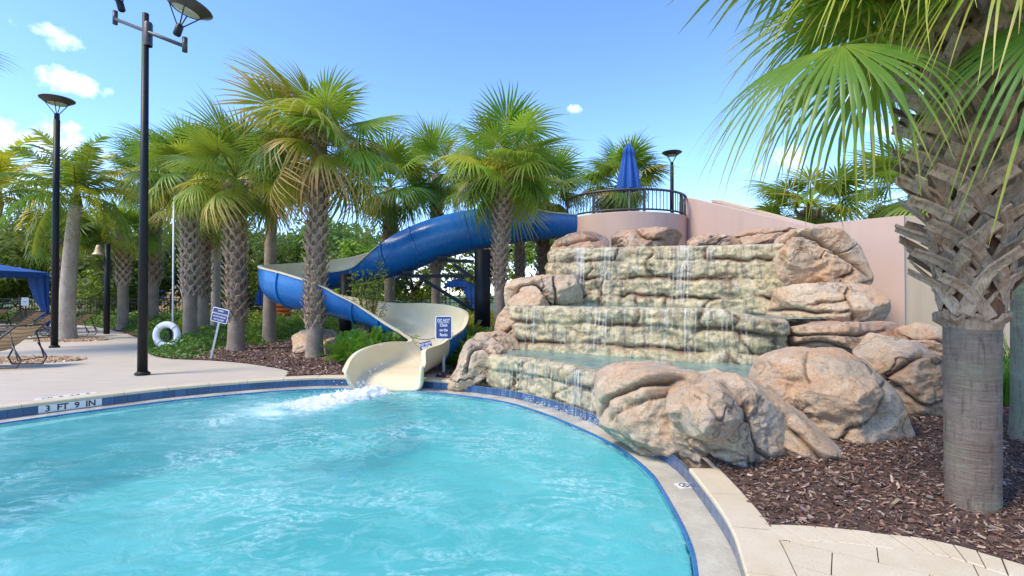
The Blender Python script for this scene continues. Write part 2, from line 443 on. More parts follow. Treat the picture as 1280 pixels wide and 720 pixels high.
def m_ground():
    m, nt, b = mat_new('grass'); p = gpos(nt)
    c = ramp(nt, noise(nt, p, 2.5, 6, .7), [(.3, (.035, .075, .014)), (.7, (.10, .17, .035))])
    nt.links.new(c, b.inputs['Base Color']); b.inputs['Roughness'].default_value = .9; bump(nt, b, noise(nt, p, 30, 3), .03); M['grass'] = m
    m, nt, b = mat_new('mulch_soil'); p = gpos(nt)
    c = ramp(nt, noise(nt, p, 24, 6, .75), [(.3, (.045, .026, .018)), (.6, (.12, .068, .045)), (.8, (.20, .125, .085))])
    nt.links.new(c, b.inputs['Base Color']); b.inputs['Roughness'].default_value = .95; bump(nt, b, noise(nt, p, 30, 5, .7), .03); M['soil'] = m
    for nm, rg in (('bark_chip', .85), ('river_stone', .6)):
        m, nt, b = mat_new(nm)
        a = node(nt, 'ShaderNodeAttribute', attribute_name='tone').outputs['Color']
        n = noise(nt, gpos(nt), 60, 3)
        nt.links.new(mixc(nt, ramp(nt, n, [(.4, 0), (.7, .35)]), a, (.05, .03, .02)), b.inputs['Base Color'])
        b.inputs['Roughness'].default_value = rg; M[nm] = m
m_ground()

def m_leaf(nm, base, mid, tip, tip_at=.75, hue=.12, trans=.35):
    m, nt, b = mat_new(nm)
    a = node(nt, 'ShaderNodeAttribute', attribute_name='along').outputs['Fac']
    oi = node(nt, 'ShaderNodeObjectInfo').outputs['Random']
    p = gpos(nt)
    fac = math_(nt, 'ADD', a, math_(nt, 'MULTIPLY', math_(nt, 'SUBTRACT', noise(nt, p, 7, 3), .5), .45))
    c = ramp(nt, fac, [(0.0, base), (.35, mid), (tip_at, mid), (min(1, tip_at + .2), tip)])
    n = noise(nt, p, 3.0, 3)
    hs = node(nt, 'ShaderNodeHueSaturation', {'Hue': math_(nt, 'ADD', .5, math_(nt, 'MULTIPLY', math_(nt, 'SUBTRACT', oi, .55), hue)),
              'Saturation': 1.0, 'Value': math_(nt, 'ADD', .72, math_(nt, 'MULTIPLY', math_(nt, 'ADD', oi, n), .32)), 'Color': c})
    nt.links.new(hs.outputs[0], b.inputs['Base Color']); b.inputs['Roughness'].default_value = .42
    t = node(nt, 'ShaderNodeBsdfTranslucent', {'Color': mixc(nt, .5, hs.outputs[0], (.30, .42, .04), 'MIX')})
    sh = node(nt, 'ShaderNodeMixShader', {0: trans, 1: b.outputs[0], 2: t.outputs[0]})
    nt.links.new(sh.outputs[0], nt.nodes['Material Output'].inputs[0]); M[nm] = m
m_leaf('fan_green', (.26, .34, .04), (.125, .235, .028), (.26, .27, .05), .80, .05, .42)
m_leaf('fan_fresh', (.36, .44, .035), (.25, .36, .032), (.36, .38, .05), .84, .05, .45)
m_leaf('fan_yellow', (.50, .46, .035), (.44, .42, .032), (.56, .42, .09), .70, .05, .45)
m_leaf('fan_dry', (.34, .37, .04), (.30, .33, .034), (.70, .45, .13), .44, .04, .4)
m_leaf('fan_near', (.24, .33, .04), (.12, .23, .032), (.36, .34, .05), .70, .04, .4)
m_leaf('fan_near_bright', (.34, .42, .035), (.23, .34, .03), (.44, .40, .06), .68, .05, .46)
m_leaf('feather_green', (.22, .30, .035), (.17, .28, .035), (.26, .28, .04), .85, .05, .42)
m_leaf('feather_yellow', (.52, .47, .025), (.58, .52, .022), (.56, .42, .04), .8, .05, .45)
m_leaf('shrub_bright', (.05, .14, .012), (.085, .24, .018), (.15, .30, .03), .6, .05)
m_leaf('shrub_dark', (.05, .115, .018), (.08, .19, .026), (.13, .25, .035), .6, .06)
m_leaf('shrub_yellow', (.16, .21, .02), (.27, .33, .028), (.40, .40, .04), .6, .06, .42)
m_leaf('oak_leaf', (.075, .125, .022), (.13, .205, .038), (.21, .28, .05), .6, .06, .45)
m_leaf('bright_tree_leaf', (.10, .16, .015), (.23, .33, .026), (.36, .44, .04), .6, .06, .45)
m_leaf('flower_cream', (.42, .33, .14), (.50, .40, .18), (.56, .46, .24), .7, .02)
m_leaf('flower_yellow', (.36, .31, .03), (.44, .38, .03), (.46, .36, .05), .7, .02)

def m_bark():
    def bark(nm, c0, c1, c2, ring=14.0, moss=None):
        m, nt, b = mat_new(nm); p = tcoord(nt)
        w = ramp(nt, noise(nt, scaled(nt, p, (5, 5, ring)), 1.0, 5, .7, dist=.6), [(.34, 0), (.56, 1)])
        vfi = noise(nt, scaled(nt, p, (34, 34, 5.0)), 1.0, 5, .75, dist=.5)
        n1 = noise(nt, p, 3, 6, .65)
        c = ramp(nt, n1, [(.3, c0), (.55, c1), (.78, c2)])
        c = mixc(nt, ramp(nt, vfi, [(.34, .75), (.47, 0)]), c, tuple(k * .45 for k in c0))
        c = mixc(nt, ramp(nt, w, [(.0, .42), (.5, 0)]), c, tuple(k * .55 for k in c0))
        if moss: c = mixc(nt, ramp(nt, noise(nt, p, 2.4, 5, .6), [(.50, 0), (.68, .7)]), c, moss)
        nt.links.new(c, b.inputs['Base Color']); b.inputs['Roughness'].default_value = .9
        n = bump(nt, b, w, .012, .6); bump(nt, b, vfi, .012, .8, prev=n); M[nm] = m
    bark('palm_bark', (.24, .175, .122), (.35, .265, .19), (.46, .36, .27), 40)
    bark('palm_bark_smooth', (.36, .285, .215), (.46, .375, .295), (.54, .455, .37), 26)
    bark('near_bark', (.16, .115, .085), (.215, .165, .127), (.29, .23, .183), 70, moss=(.22, .235, .14))
    bark('mossy_bark', (.22, .20, .14), (.28, .275, .18), (.34, .35, .23), 60, moss=(.22, .29, .14))
    bark('oak_bark', (.06, .045, .035), (.10, .08, .06), (.15, .12, .10), 10)
    m, nt, b = mat_new('boot'); p = gpos(nt)
    oi = node(nt, 'ShaderNodeObjectInfo').outputs['Random']
    n1 = noise(nt, p, 9, 5, .65); fib = noise(nt, scaled(nt, tcoord(nt), (70, 70, 9)), 1.0, 4, .7)
    c = ramp(nt, n1, [(.3, (.27, .175, .105)), (.55, (.44, .31, .205)), (.75, (.60, .46, .33))])
    c = mixc(nt, math_(nt, 'MULTIPLY', oi, .55), c, (.25, .17, .115))
    c = mixc(nt, ramp(nt, fib, [(.35, .7), (.5, 0)]), c, (.10, .068, .046))
    nt.links.new(c, b.inputs['Base Color']); b.inputs['Roughness'].default_value = .85; bump(nt, b, fib, .006); M['boot'] = m
    m, nt, b = mat_new('boot_grey'); p = gpos(nt)
    n1 = noise(nt, p, 9, 5, .65)
    nt.links.new(ramp(nt, n1, [(.3, (.33, .25, .175)), (.55, (.48, .38, .28)), (.75, (.60, .50, .385))]), b.inputs['Base Color'])
    b.inputs['Roughness'].default_value = .9; M['boot_grey'] = m
    m, nt, b = mat_new('fibre'); p = gpos(nt)
    n1 = noise(nt, scaled(nt, p, (40, 40, 8)), 1.0, 5, .7)
    nt.links.new(ramp(nt, n1, [(.3, (.045, .022, .012)), (.6, (.15, .068, .03)), (.8, (.26, .13, .06))]), b.inputs['Base Color'])
    b.inputs['Roughness'].default_value = .9; bump(nt, b, n1, .02); M['fibre'] = m
m_bark()
def m_slide():
    m, nt, b = mat_new('slide_blue'); p = gpos(nt)
    n = noise(nt, p, 1.4, 5, .6); s = noise(nt, scaled(nt, p, (8, 8, 1)), 1.0, 5, .7)
    c = ramp(nt, n, [(.3, (.008, .115, .36)), (.7, (.016, .17, .46))])
    c = mixc(nt, ramp(nt, s, [(.52, 0), (.75, .3)]), c, (.04, .19, .42))
    nt.links.new(c, b.inputs['Base Color'])
    nt.links.new(ramp(nt, s, [(.3, .18), (.7, .38)]), b.inputs['Roughness'])
    M['slide_blue'] = m
    m, nt, b = mat_new('slide_cream'); p = gpos(nt)
    n = noise(nt, p, 1.6, 6, .6); s = noise(nt, p, 7, 6, .7)
    c = ramp(nt, n, [(.3, (.70, .57, .345)), (.7, (.79, .68, .455))])
    c = mixc(nt, ramp(nt, s, [(.58, 0), (.78, .35)]), c, (.52, .42, .27))
    nt.links.new(c, b.inputs['Base Color']); b.inputs['Roughness'].default_value = .25
    M['slide_cream'] = m
    m, nt, b = mat_new('sling_fabric'); p = tcoord(nt)
    w = node(nt, 'ShaderNodeTexWave', {'Vector': p, 'Scale': 3.2, 'Distortion': .0}, wave_type='BANDS', bands_direction='X').outputs['Fac']
    n = noise(nt, p, 80, 3)
    c = ramp(nt, w, [(.15, (.42, .28, .155)), (.35, (.62, .47, .29)), (.8, (.70, .55, .36))])
    nt.links.new(mixc(nt, math_(nt, 'MULTIPLY', n, .4), c, (.36, .25, .15)), b.inputs['Base Color'])
    b.inputs['Roughness'].default_value = .8; M['sling'] = m
m_slide()

# ------------------------------------------------------------------ pool, deck, ground
Z_TILE_T, Z_LEDGE, Z_WATER = -.05, -.160, -.180
POOL = [(-8.35, 3.6), (-7.75, 5.45), (-6.81, 6.83), (-6.12, 7.67), (-5.34, 8.42), (-4.13, 9.12), (-3.06, 9.34), (-1.57, 9.12), (-.17, 8.36),
        (.57, 7.5), (1.18, 6.3), (1.44, 5.53), (1.54, 4.94), (1.55, 4.5), (1.46, 3.5), (1.30, 2.85), (.9, 1.6), (.2, .2), (-1.2, -1.3), (-3.2, -2.1), (-5.6, -1.6), (-7.6, .3), (-8.4, 2.0)]
pool = resample(catmull(POOL, 14, True), .1, True)
pool = pool[::-1] if (np.cross(pool, np.roll(pool, -1, 0)).sum() < 0) else pool    # counter-clockwise
def offset(C, d):
    t = np.roll(C, -1, 0) - np.roll(C, 1, 0); t /= np.linalg.norm(t, axis=1)[:, None]
    return C + np.stack([t[:, 1], -t[:, 0]], 1) * d                                  # + is outwards
def loft(name, rings, mat, kind='structure', parent=None, smooth=False, closed=True):
    n = len(rings[0][0]); V, F = [], []
    for C, z in rings: V += [(x, y, z) for x, y in C]
    for i in range(len(rings) - 1):
        for k in range(n if closed else n - 1):
            F.append((i * n + k, i * n + (k + 1) % n, (i + 1) * n + (k + 1) % n, (i + 1) * n + k))
    o = mobj(name, np_mesh(name, V, F, mat, smooth), parent)
    if kind: o['kind'] = kind
    return o
cen = np.array((-3.2, 4.0))
def grow(C, rad):
    d = C - cen; a = np.arctan2(d[:, 1], d[:, 0]); return cen + np.stack([np.cos(a), np.sin(a)], 1) * rad
deck = loft('pool_deck', [(offset(pool, .20), -.012), (offset(pool, 1.2), -.012), (grow(pool, 12), -.012), (grow(pool, 34), -.012)], M['deck'])
lawn = loft('lawn', [(grow(pool, 11), -.06), (grow(pool, 40), -.06), (grow(pool, 120), -.06), (grow(pool, 900), -.06)], M['grass'])
wall_s = loft('pool_wall', [(offset(pool, .012), Z_TILE_T + .006), (offset(pool, .012), Z_LEDGE - .02)], M['grout'])
inner = offset(pool, -.27)
ledge = loft('pool_ledge', [(offset(pool, .03), Z_LEDGE), (offset(pool, -.12), Z_LEDGE - .004), (offset(pool, -.245), Z_LEDGE - .008), (offset(pool, -.252), Z_LEDGE - .03)], M['ledge'])
trim = loft('trim_band', [(offset(pool, -.245), Z_LEDGE - .004), (offset(pool, -.265), Z_LEDGE - .006), (offset(pool, -.272), Z_LEDGE - .014), (offset(pool, -.272), -.30)], M['trim'])
basin = loft('pool_basin', [(offset(pool, -.278), -.22), (offset(pool, -.278), -1.15), (grow(pool, .05), -1.25)], M['plaster'])
# submerged bench along the left wall
bl = catmull([G(px, py, -.3)[:2] for px, py in ((-90, 575), (0, 549), (60, 537), (120, 527), (180, 517), (225, 508), (245, 501))], 10)
d_in = [np.argmin(np.linalg.norm(inner - p, axis=1)) for p in bl]
V = [(*inner[i], -.225) for i in d_in] + [(x, y, -.225) for x, y in bl] + [(x, y, -1.2) for x, y in bl]
n = len(bl)
step_o = mobj('pool_step', np_mesh('pool_step', V, [(k, k + 1, n + k + 1, n + k) for k in range(n - 1)] + [(n + k, n + k + 1, 2 * n + k + 1, 2 * n + k) for k in range(n - 1)], [M['white_paint'], M['plaster']], mi=[0] * (n - 1) + [1] * (n - 1)))
step_o['kind'] = 'structure'

# coping stones and waterline tiles: one object per piece
def arc_piece(C, i0, i1, prof, name, mat, parent, tess=2):
    idx = np.linspace(i0, i1, tess + 1)
    P = np.stack([np.interp(idx % len(C), np.arange(len(C) + 1), np.append(C[:, k], C[0, k])) for k in (0, 1)], 1)
    t = np.gradient(P, axis=0); t /= np.linalg.norm(t, axis=1)[:, None]; nn = np.stack([t[:, 1], -t[:, 0]], 1)
    m = len(prof); V = []
    for q in range(tess + 1):
        for o, z in prof: V.append((P[q, 0] + nn[q, 0] * o, P[q, 1] + nn[q, 1] * o, z))
    F = [(a * m + k, a * m + (k + 1) % m, (a + 1) * m + (k + 1) % m, (a + 1) * m + k) for a in range(tess) for k in range(m)]
    F += [tuple(range(m - 1, -1, -1)), tuple(tess * m + k for k in range(m))]
    me = np_mesh(name, V, F, mat); auto_smooth(me, 30); return mobj(name, me, parent)
def near_idx(p): return int(np.argmin(np.linalg.norm(pool - np.asarray(p), axis=1)))
N = len(pool)
iA, iB, iC, iD = near_idx((-.95, 8.85)), near_idx((1.53, 4.42)), near_idx((.2, .2)), near_idx((-8.2, 4.0))
coping = link(bpy.data.objects.new('coping', None)); coping['kind'] = 'structure'
cprof = [(-.010, -.045), (-.018, -.028), (-.017, -.010), (-.006, 0), (.235, 0), (.235, -.045)]
def run(i0, i1, step, gap, fn):
    L = (i1 - i0) % N; k = max(1, round(L / step)); s = L / k
    for j in range(k): fn(i0 + j * s + gap, i0 + (j + 1) * s - gap)
slide_i0, slide_i1 = near_idx((-1.56, 9.12)), near_idx((-2.95, 9.34))
run(iC, iB, 5.6, .025, lambda a, b: arc_piece(pool, a, b, cprof, 'coping_stone', M['coping'], coping, 5))
run(iA, slide_i0, 3.3, .025, lambda a, b: arc_piece(pool, a, b, cprof, 'coping_stone', M['coping'], coping, 4))
run(slide_i1, iD, 5.6, .025, lambda a, b: arc_piece(pool, a, b, cprof, 'coping_stone', M['coping'], coping, 5))
run(iD, iC, 12, .025, lambda a, b: arc_piece(pool, a, b, cprof, 'coping_stone', M['coping'], coping, 6))
tprof = [(-.006, Z_LEDGE + .004), (-.006, Z_TILE_T + .005), (.011, Z_TILE_T + .005), (.011, Z_LEDGE + .004)]
mk0, mk1 = near_idx(G(131, 504, -.1)[:2]), near_idx(G(57, 514, -.1)[:2])
for a0, a1 in ((near_idx((.9, 1.6)), mk0), (mk1, near_idx((-8.3, 3.4)))):
    run(a0, a1, 1.55, .028, lambda a, b: arc_piece(pool, a, b, tprof, 'tile', M['tile'], wall_s, 1))

def text_mesh(body, size, mat, extrude=.001, align='CENTER', spacing=1.0, bold=0.0):
    c = bpy.data.curves.new('text', 'FONT'); c.body = body; c.size = size; c.extrude = extrude
    c.align_x = align; c.align_y = 'CENTER'; c.space_line = spacing; c.offset = bold
    c.resolution_u = 3
    o = bpy.data.objects.new('text', c); COL.objects.link(o)
    dg = bpy.context.evaluated_depsgraph_get(); me = bpy.data.meshes.new_from_object(o.evaluated_get(dg))
    bpy.data.objects.remove(o); me.materials.clear(); me.materials.append(mat); return me

# depth marker set into the tile band, and its twin on the deck
pa, pb = pool[mk0], pool[mk1]; mid = (pa + pb) / 2; dv = pa - pb; L = np.linalg.norm(dv); ang = math.atan2(dv[1], dv[0])
inm = np.array((math.sin(ang), -math.cos(ang)))
mid = mid + inm * .004
th = thing('depth_marker', 'white tile depth marker reading 3 FT 9 IN set in the blue waterline', 'depth marker', (mid[0], mid[1], Z_LEDGE + .004), ang)
MB().box((0, 0, .055), (L, .012, .106)).build('plate', M['marker_white'], th)
mobj('lettering', text_mesh('3  FT  9  IN', .118, M['letter_black'], .001, bold=.003), th, (0, -.0075, .052), (R(90), 0, 0))
dm = mid - inm * .34
th = thing('depth_marker', 'white depth marker laid flat in the deck, its letters upside down', 'depth marker', (dm[0], dm[1], -.010), ang)
MB().box((0, 0, .003), (L * .98, .15, .008)).build('plate', M['marker_white'], th)
mobj('lettering', text_mesh('3  FT  9  IN', .115, M['letter_black'], .0006, bold=.002), th, (0, 0, .008), (0, 0, R(180)))
p = G(855, 607, Z_LEDGE)
th = thing('marker_tile', 'small white no diving tile on the wet ledge by the front boulders', 'tile', (p.x, p.y, Z_LEDGE - .002), R(100))
MB().box((0, 0, .002), (.12, .12, .006)).build('plate', M['marker_white'], th)
mk = MB().tube([(.042 * math.cos(a), .042 * math.sin(a), .006) for a in np.linspace(0, 6.283, 17)[:-1]], .004, 4, closed=True)
mk.tube([(-.03, .03, .006), (.03, -.03, .006)], .004, 4); mk.tube([(-.03, -.02, .006), (0, .0, .006), (.025, -.004, .006)], .004, 4)
mk.build('symbol', M['letter_black'], th)

# water: a real wavy sheet
gx = np.arange(-8.8, 2.0, .04); gy = np.arange(-2.6, 9.6, .04)
X, Y = np.meshgrid(gx, gy); P = np.stack([X.ravel(), Y.ravel(), np.zeros(X.size)], 1)
ip = in_poly(P, offset(pool, -.262))
wv = .012 * fbm(P * (1.1, 1.6, 1) + 3, 3) + .007 * fbm(P * (3.1, 4.4, 1) + 9, 3)
sp = np.array((-2.5, 8.35)); dsp = np.linalg.norm(P[:, :2] - sp, axis=1)
wv = wv * (1 + 1.4 * np.exp(-(dsp / 1.5) ** 2))
fd = np.array((-.66, -.75)); rel = P[:, :2] - (-2.22, 8.8); al = rel @ fd; ac = rel @ np.array((fd[1], -fd[0]))
fo = np.exp(-(ac / (.26 + .30 * np.clip(al, 0, 5))) ** 2) * sstep(-.35, .1, al) * (1 - sstep(.9, 4.2, al)) * 1.35
fo = fo * (.85 + .5 * gnoise(P * 1.7)) 
# churned water under the cascade
edge = np.stack([np.interp(np.linspace(0, 1, 40), [0, 1], [-.1, 1.15]), np.interp(np.linspace(0, 1, 40), [0, 1], [7.95, 5.7])], 1)
de = np.min(np.linalg.norm(P[:, None, :2] - edge[None, ::4], axis=2), axis=1)
fo = np.maximum(np.clip(fo, 0, 1), .38 * np.exp(-(de / .3) ** 2))
P[:, 2] = Z_WATER + wv
nx, ny = len(gx), len(gy); idx = np.arange(nx * ny).reshape(ny, nx)
Q = np.stack([idx[:-1, :-1], idx[:-1, 1:], idx[1:, 1:], idx[1:, :-1]], -1).reshape(-1, 4)
Q = Q[ip[Q].any(1)]; used = np.unique(Q); rm = -np.ones(nx * ny, int); rm[used] = np.arange(len(used))
# pull the rim of the sheet just under the trim tiles
inn = offset(pool, -.28)
out_i = np.where(~ip[used])[0]
for k in out_i:
    q = P[used[k], :2]; j = np.argmin(((inn - q) ** 2).sum(1)); P[used[k], :2] = inn[j]; P[used[k], 2] = Z_WATER
water = mobj('pool_water', np_mesh('pool_water', P[used], rm[Q], M['water'], True, attrs={'foam': fo[used]}))
water['kind'] = 'structure'

# ------------------------------------------------------------------ mulch bed (one sheet) and its bark chips
cout = offset(pool, .236)
iE, iF = near_idx((1.44, 3.38)), near_idx((-4.13, 9.12))
BORDER = [(1.64, 3.36), (1.92, 3.34), (2.32, 3.24), (2.61, 3.12), (2.86, 2.84), (3.1, 2.45), (3.3, 1.9)]
left_edge = [(-4.16, 9.43), (-4.33, 9.95), (-4.62, 10.32), (-5.23, 10.81), (-6.0, 11.31), (-6.95, 11.73), (-7.97, 12.02), (-9.06, 12.82), (-10.6, 14.9), (-13.06, 17.8), (-15.64, 20.45), (-20.39, 24.64), (-26, 27.5)]
poly = []
for i in range(iE, iF + (N if iF < iE else 0), 2):
    if (slide_i0 - i) % N > (slide_i0 - slide_i1) % N and (i - slide_i0) % N <= (slide_i1 - slide_i0) % N:      # the slide's exit is notched out of the bed
        if poly[-1] != (-3.1, 9.62): poly += [(-1.38, 9.5), (-1.15, 10.0), (-1.05, 10.6), (-1.4, 11.0), (-2.0, 10.75), (-2.55, 10.0), (-3.1, 9.62)]
        continue
    poly.append(tuple(cout[i % N]))
poly += [tuple(q) for q in catmull(left_edge, 4)] + [(15, 27.5), (15, 1.9)] + [tuple(q) for q in catmull(BORDER[::-1], 5)]
poly = [q for k, q in enumerate(poly) if math.dist(q, poly[k - 1]) > .02]
pts = [Vector(q) for q in poly]; nb = len(pts)
g = np.array([(x, y) for x in np.arange(-26, 15, .45) for y in np.arange(2, 27.4, .45)])
PA = np.array(poly)
dist = np.array([np.min(np.hypot(PA[:, 0] - x, PA[:, 1] - y)) for x, y in g])
g = g[in_poly(g, poly) & (dist > .2)]
def bed_z(xy):
    xy = np.asarray(xy, float)
    d = np.min(np.hypot(PA[None, ::3, 0] - xy[:, None, 0], PA[None, ::3, 1] - xy[:, None, 1]), axis=1)
    return -.004 + .05 * sstep(0, .9, d) + .02 * fbm(np.c_[xy * .9, np.zeros(len(xy))], 3) * sstep(.1, .6, d)
vs, es, fs, *_ = delaunay_2d_cdt(pts + [Vector(q) for q in g], [(k, (k + 1) % nb) for k in range(nb)], [], 1, 1e-4)
xy = np.array([tuple(v) for v in vs]); bed = mobj('mulch_bed', np_mesh('mulch_bed', np.c_[xy, bed_z(xy)], fs, M['soil'], True)); bed['kind'] = 'structure'
def chips(name, n, gen, smin, smax, mat, tones, zf, lift=.012, asp=(.25, .6), parent=None, tilt=.5, rs=1):
    r = np.random.RandomState(rs); xy = gen(r, n); n = len(xy); z = zf(xy) + r.uniform(0, lift, n)
    L = r.uniform(smin, smax, n) * (.6 + .8 * r.rand(n) ** 3); Wd = L * r.uniform(*asp, n)
    a = r.uniform(0, 6.283, n); ti = r.normal(0, tilt * .6, n); tj = r.normal(0, tilt, n)
    ex = np.stack([np.cos(a) * np.cos(ti), np.sin(a) * np.cos(ti), np.sin(ti)], 1); ey = np.stack([-np.sin(a) * np.cos(tj), np.cos(a) * np.cos(tj), np.sin(tj)], 1)
    c = np.c_[xy, z]; up = np.array((0, 0, 1.0))
    loc = [(-1, -1, -.25), (-.75, 0, .25), (-.9, 1, -.25), (1, -.8, -.25), (.85, 0, .25), (.8, .9, -.25)]
    V = np.concatenate([(c + ex * (u * L / 2)[:, None] + ey * (v * Wd / 2)[:, None] + up * (h * Wd)[:, None])[:, None] for u, v, h in
                        [(np.full(n, q[0]) * r.uniform(.7, 1.1, n), np.full(n, q[1]) * r.uniform(.7, 1.1, n), np.full(n, q[2])) for q in loc]], 1)
    F = (np.array([(0, 3, 4, 1), (1, 4, 5, 2)])[None] + (np.arange(n) * 6)[:, None, None]).reshape(-1, 4)
    T = np.array(tones)[r.randint(0, len(tones), n)] * r.uniform(.7, 1.3, (n, 1))
    o = mobj(name, np_mesh(name, V.reshape(-1, 3), F, mat, col=np.repeat(T, 6, 0)), parent); o['kind'] = 'stuff'; return o
BARK = [tuple(k * m for k, m in zip(c, (1.5, 1.35, 1.25))) for c in [(.06, .032, .022), (.085, .046, .032), (.045, .026, .02), (.11, .065, .045), (.15, .095, .07), (.18, .125, .095), (.30, .235, .19), (.075, .038, .024), (.035, .02, .016), (.05, .03, .022), (.06, .034, .025), (.13, .06, .035), (.16, .13, .115), (.22, .17, .13)]]
def gen_right(r, n):
    q = r.rand(n * 3); X = 1.5 + r.rand(n * 3) * 7; Y = 2.0 + 6.5 * q ** 1.7; P = np.c_[X, Y]; return P[in_poly(P, poly) & (X / Y < 1.25)][:n]
o = chips('bark_mulch', 42000, gen_right, .016, .075, M['bark_chip'], BARK, bed_z, .03, (.14, .42)); o['label'] = 'dark brown bark chips spread round the near palm trunk'; o['category'] = 'mulch'
def gen_left(r, n):
    X = -9.2 + r.rand(n * 3) * 10; Y = 9.2 + 6.5 * r.rand(n * 3) ** 1.4; P = np.c_[X, Y]; return P[in_poly(P, poly)][:n]
o = chips('bark_mulch', 17000, gen_left, .03, .10, M['bark_chip'], BARK, bed_z, .03, rs=2); o['label'] = 'dark brown bark chips in the bed beside the slide'; o['category'] = 'mulch'
for (px, py, rx, ry, lab) in ((92, 424.5, 1.15, .75, 'pebble ring round the foot of the grey feather palm'), (22, 449.5, 1.5, .62, 'pebble patch in the deck beside the near lounger')):
    c = G(px, py)
    def gen(r, n, c=c, rx=rx, ry=ry):
        a = r.rand(n) * 6.283; q = np.sqrt(r.rand(n)); return np.c_[c.x + rx * q * np.cos(a), c.y + ry * q * np.sin(a)]
    o = chips('pebble_gravel', 1400, gen, .05, .11, M['river_stone'], [(.50, .33, .19), (.42, .25, .14), (.58, .43, .28), (.35, .22, .14)], lambda q: np.full(len(q), -.004), .02, (.6, .95), rs=4, tilt=.25)
    tag(o, 'orange brown ' + lab, 'pebbles')

# ------------------------------------------------------------------ pavers by the mulch edge
pav = link(bpy.data.objects.new('paving', None)); pav['kind'] = 'structure'
bo = resample(catmull(BORDER, 10), .108)
t = np.gradient(bo, axis=0); t /= np.linalg.norm(t, axis=1)[:, None]; nn = np.stack([t[:, 1], -t[:, 0]], 1)
r_ = random.Random(5)
for i in range(len(bo) - 1):
    a, b_ = bo[i] + t[i] * .0035, bo[i + 1] - t[i + 1] * .0035; sk = .055
    c2, d2 = b_ + nn[i + 1] * .21 + t[i + 1] * sk, a + nn[i] * .21 + t[i] * sk
    zt = -.001 + r_.uniform(-.003, .003); bv = .004
    q = np.array([a, b_, c2, d2]); cc = q.mean(0)
    V = [(*x, -.05) for x in q] + [(*x, zt - bv) for x in q] + [(*(x + (cc - x) / np.linalg.norm(cc - x) * bv), zt) for x in q]
    F = [(8, 9, 10, 11)] + [(k * 4 + j, k * 4 + (j + 1) % 4, k * 4 + 4 + (j + 1) % 4, k * 4 + 4 + j) for k in (0, 1) for j in range(4)]
    mobj('paver', np_mesh('paver', V, F, M['coping']), pav)
R2 = Matrix.Rotation(R(-33), 3, 'Z')
inner_b = [tuple(x) for x in bo + nn * .23]
vs, es, fs, *_ = delaunay_2d_cdt([Vector(q) for q in [tuple(x) for x in bo] + [(3.3, .6), (.6, .4), (1.1, 1.5), (1.4, 2.6)]], [(k, (k + 1) % (len(bo) + 4)) for k in range(len(bo) + 4)], [], 1, 1e-4)
mobj('joint_sand', np_mesh('joint_sand', [(v[0], v[1], -.0085) for v in vs], fs, M['soil']), pav)
a0_ = bo[0] + nn[0] * .21; mobj('paver', np_mesh('paver', [(*q, -.002) for q in (bo[0] + nn[0] * .004, a0_ + t[0] * .05, a0_)] + [(*q, -.05) for q in (bo[0] + nn[0] * .004, a0_ + t[0] * .05, a0_)], [(2, 1, 0), (0, 1, 4, 3), (1, 2, 5, 4), (2, 0, 3, 5)], M['coping']), pav)
def clip_convex(subj, clip):
    out = list(subj)
    for k in range(len(clip)):
        (x1, y1), (x2, y2) = clip[k], clip[(k + 1) % len(clip)]; side = lambda p: (x2 - x1) * (p[1] - y1) - (y2 - y1) * (p[0] - x1)
        inp, out = out, []
        for n_, p in enumerate(inp):
            q = inp[n_ - 1]; sp_, sq = side(p), side(q)
            if (sp_ >= 0) != (sq >= 0): f = sq / (sq - sp_); out.append((q[0] + (p[0] - q[0]) * f, q[1] + (p[1] - q[1]) * f))
            if sp_ >= 0: out.append(p)
        if not out: return []
    return out
ci = near_idx((.9, 1.6)); co2 = offset(pool, .242)
j0, j1 = near_idx((1.44, 3.34)), near_idx((1.0, 1.85))
field = [tuple(co2[k % N]) for k in range(j1, j0 + (N if j0 < j1 else 0) + 1, 2)] + [tuple(bo[0])] + [tuple(x) for x in bo + nn * .216] + [(3.3, .6)]
for i in range(-12, 13):
    for j in range(-14, 15):
        c = R2 @ Vector((i * .44 + (.22 if j % 2 else 0), j * .29, 0)) + Vector((2.0, 2.4, 0)); e1_, e2_ = R2 @ Vector((.217, 0, 0)), R2 @ Vector((0, .142, 0))
        pg = clip_convex(field, [tuple((c + e1_ * u + e2_ * v).xy) for u, v in ((-1, -1), (1, -1), (1, 1), (-1, 1))])
        pg = [q for k, q in enumerate(pg) if math.dist(q, pg[k - 1]) > .004]
        if len(pg) < 3: continue
        ar = sum(pg[k - 1][0] * pg[k][1] - pg[k][0] * pg[k - 1][1] for k in range(len(pg))) / 2
        if abs(ar) < .002: continue
        if ar < 0: pg = pg[::-1]
        zt = r_.uniform(-.003, .001) - .001; m_ = len(pg)
        mobj('paver', np_mesh('paver', [(*q, zt) for q in pg] + [(*q, -.05) for q in pg], [tuple(range(m_))] + [(k, m_ + k, m_ + (k + 1) % m_, (k + 1) % m_) for k in range(m_)], M['coping']), pav)

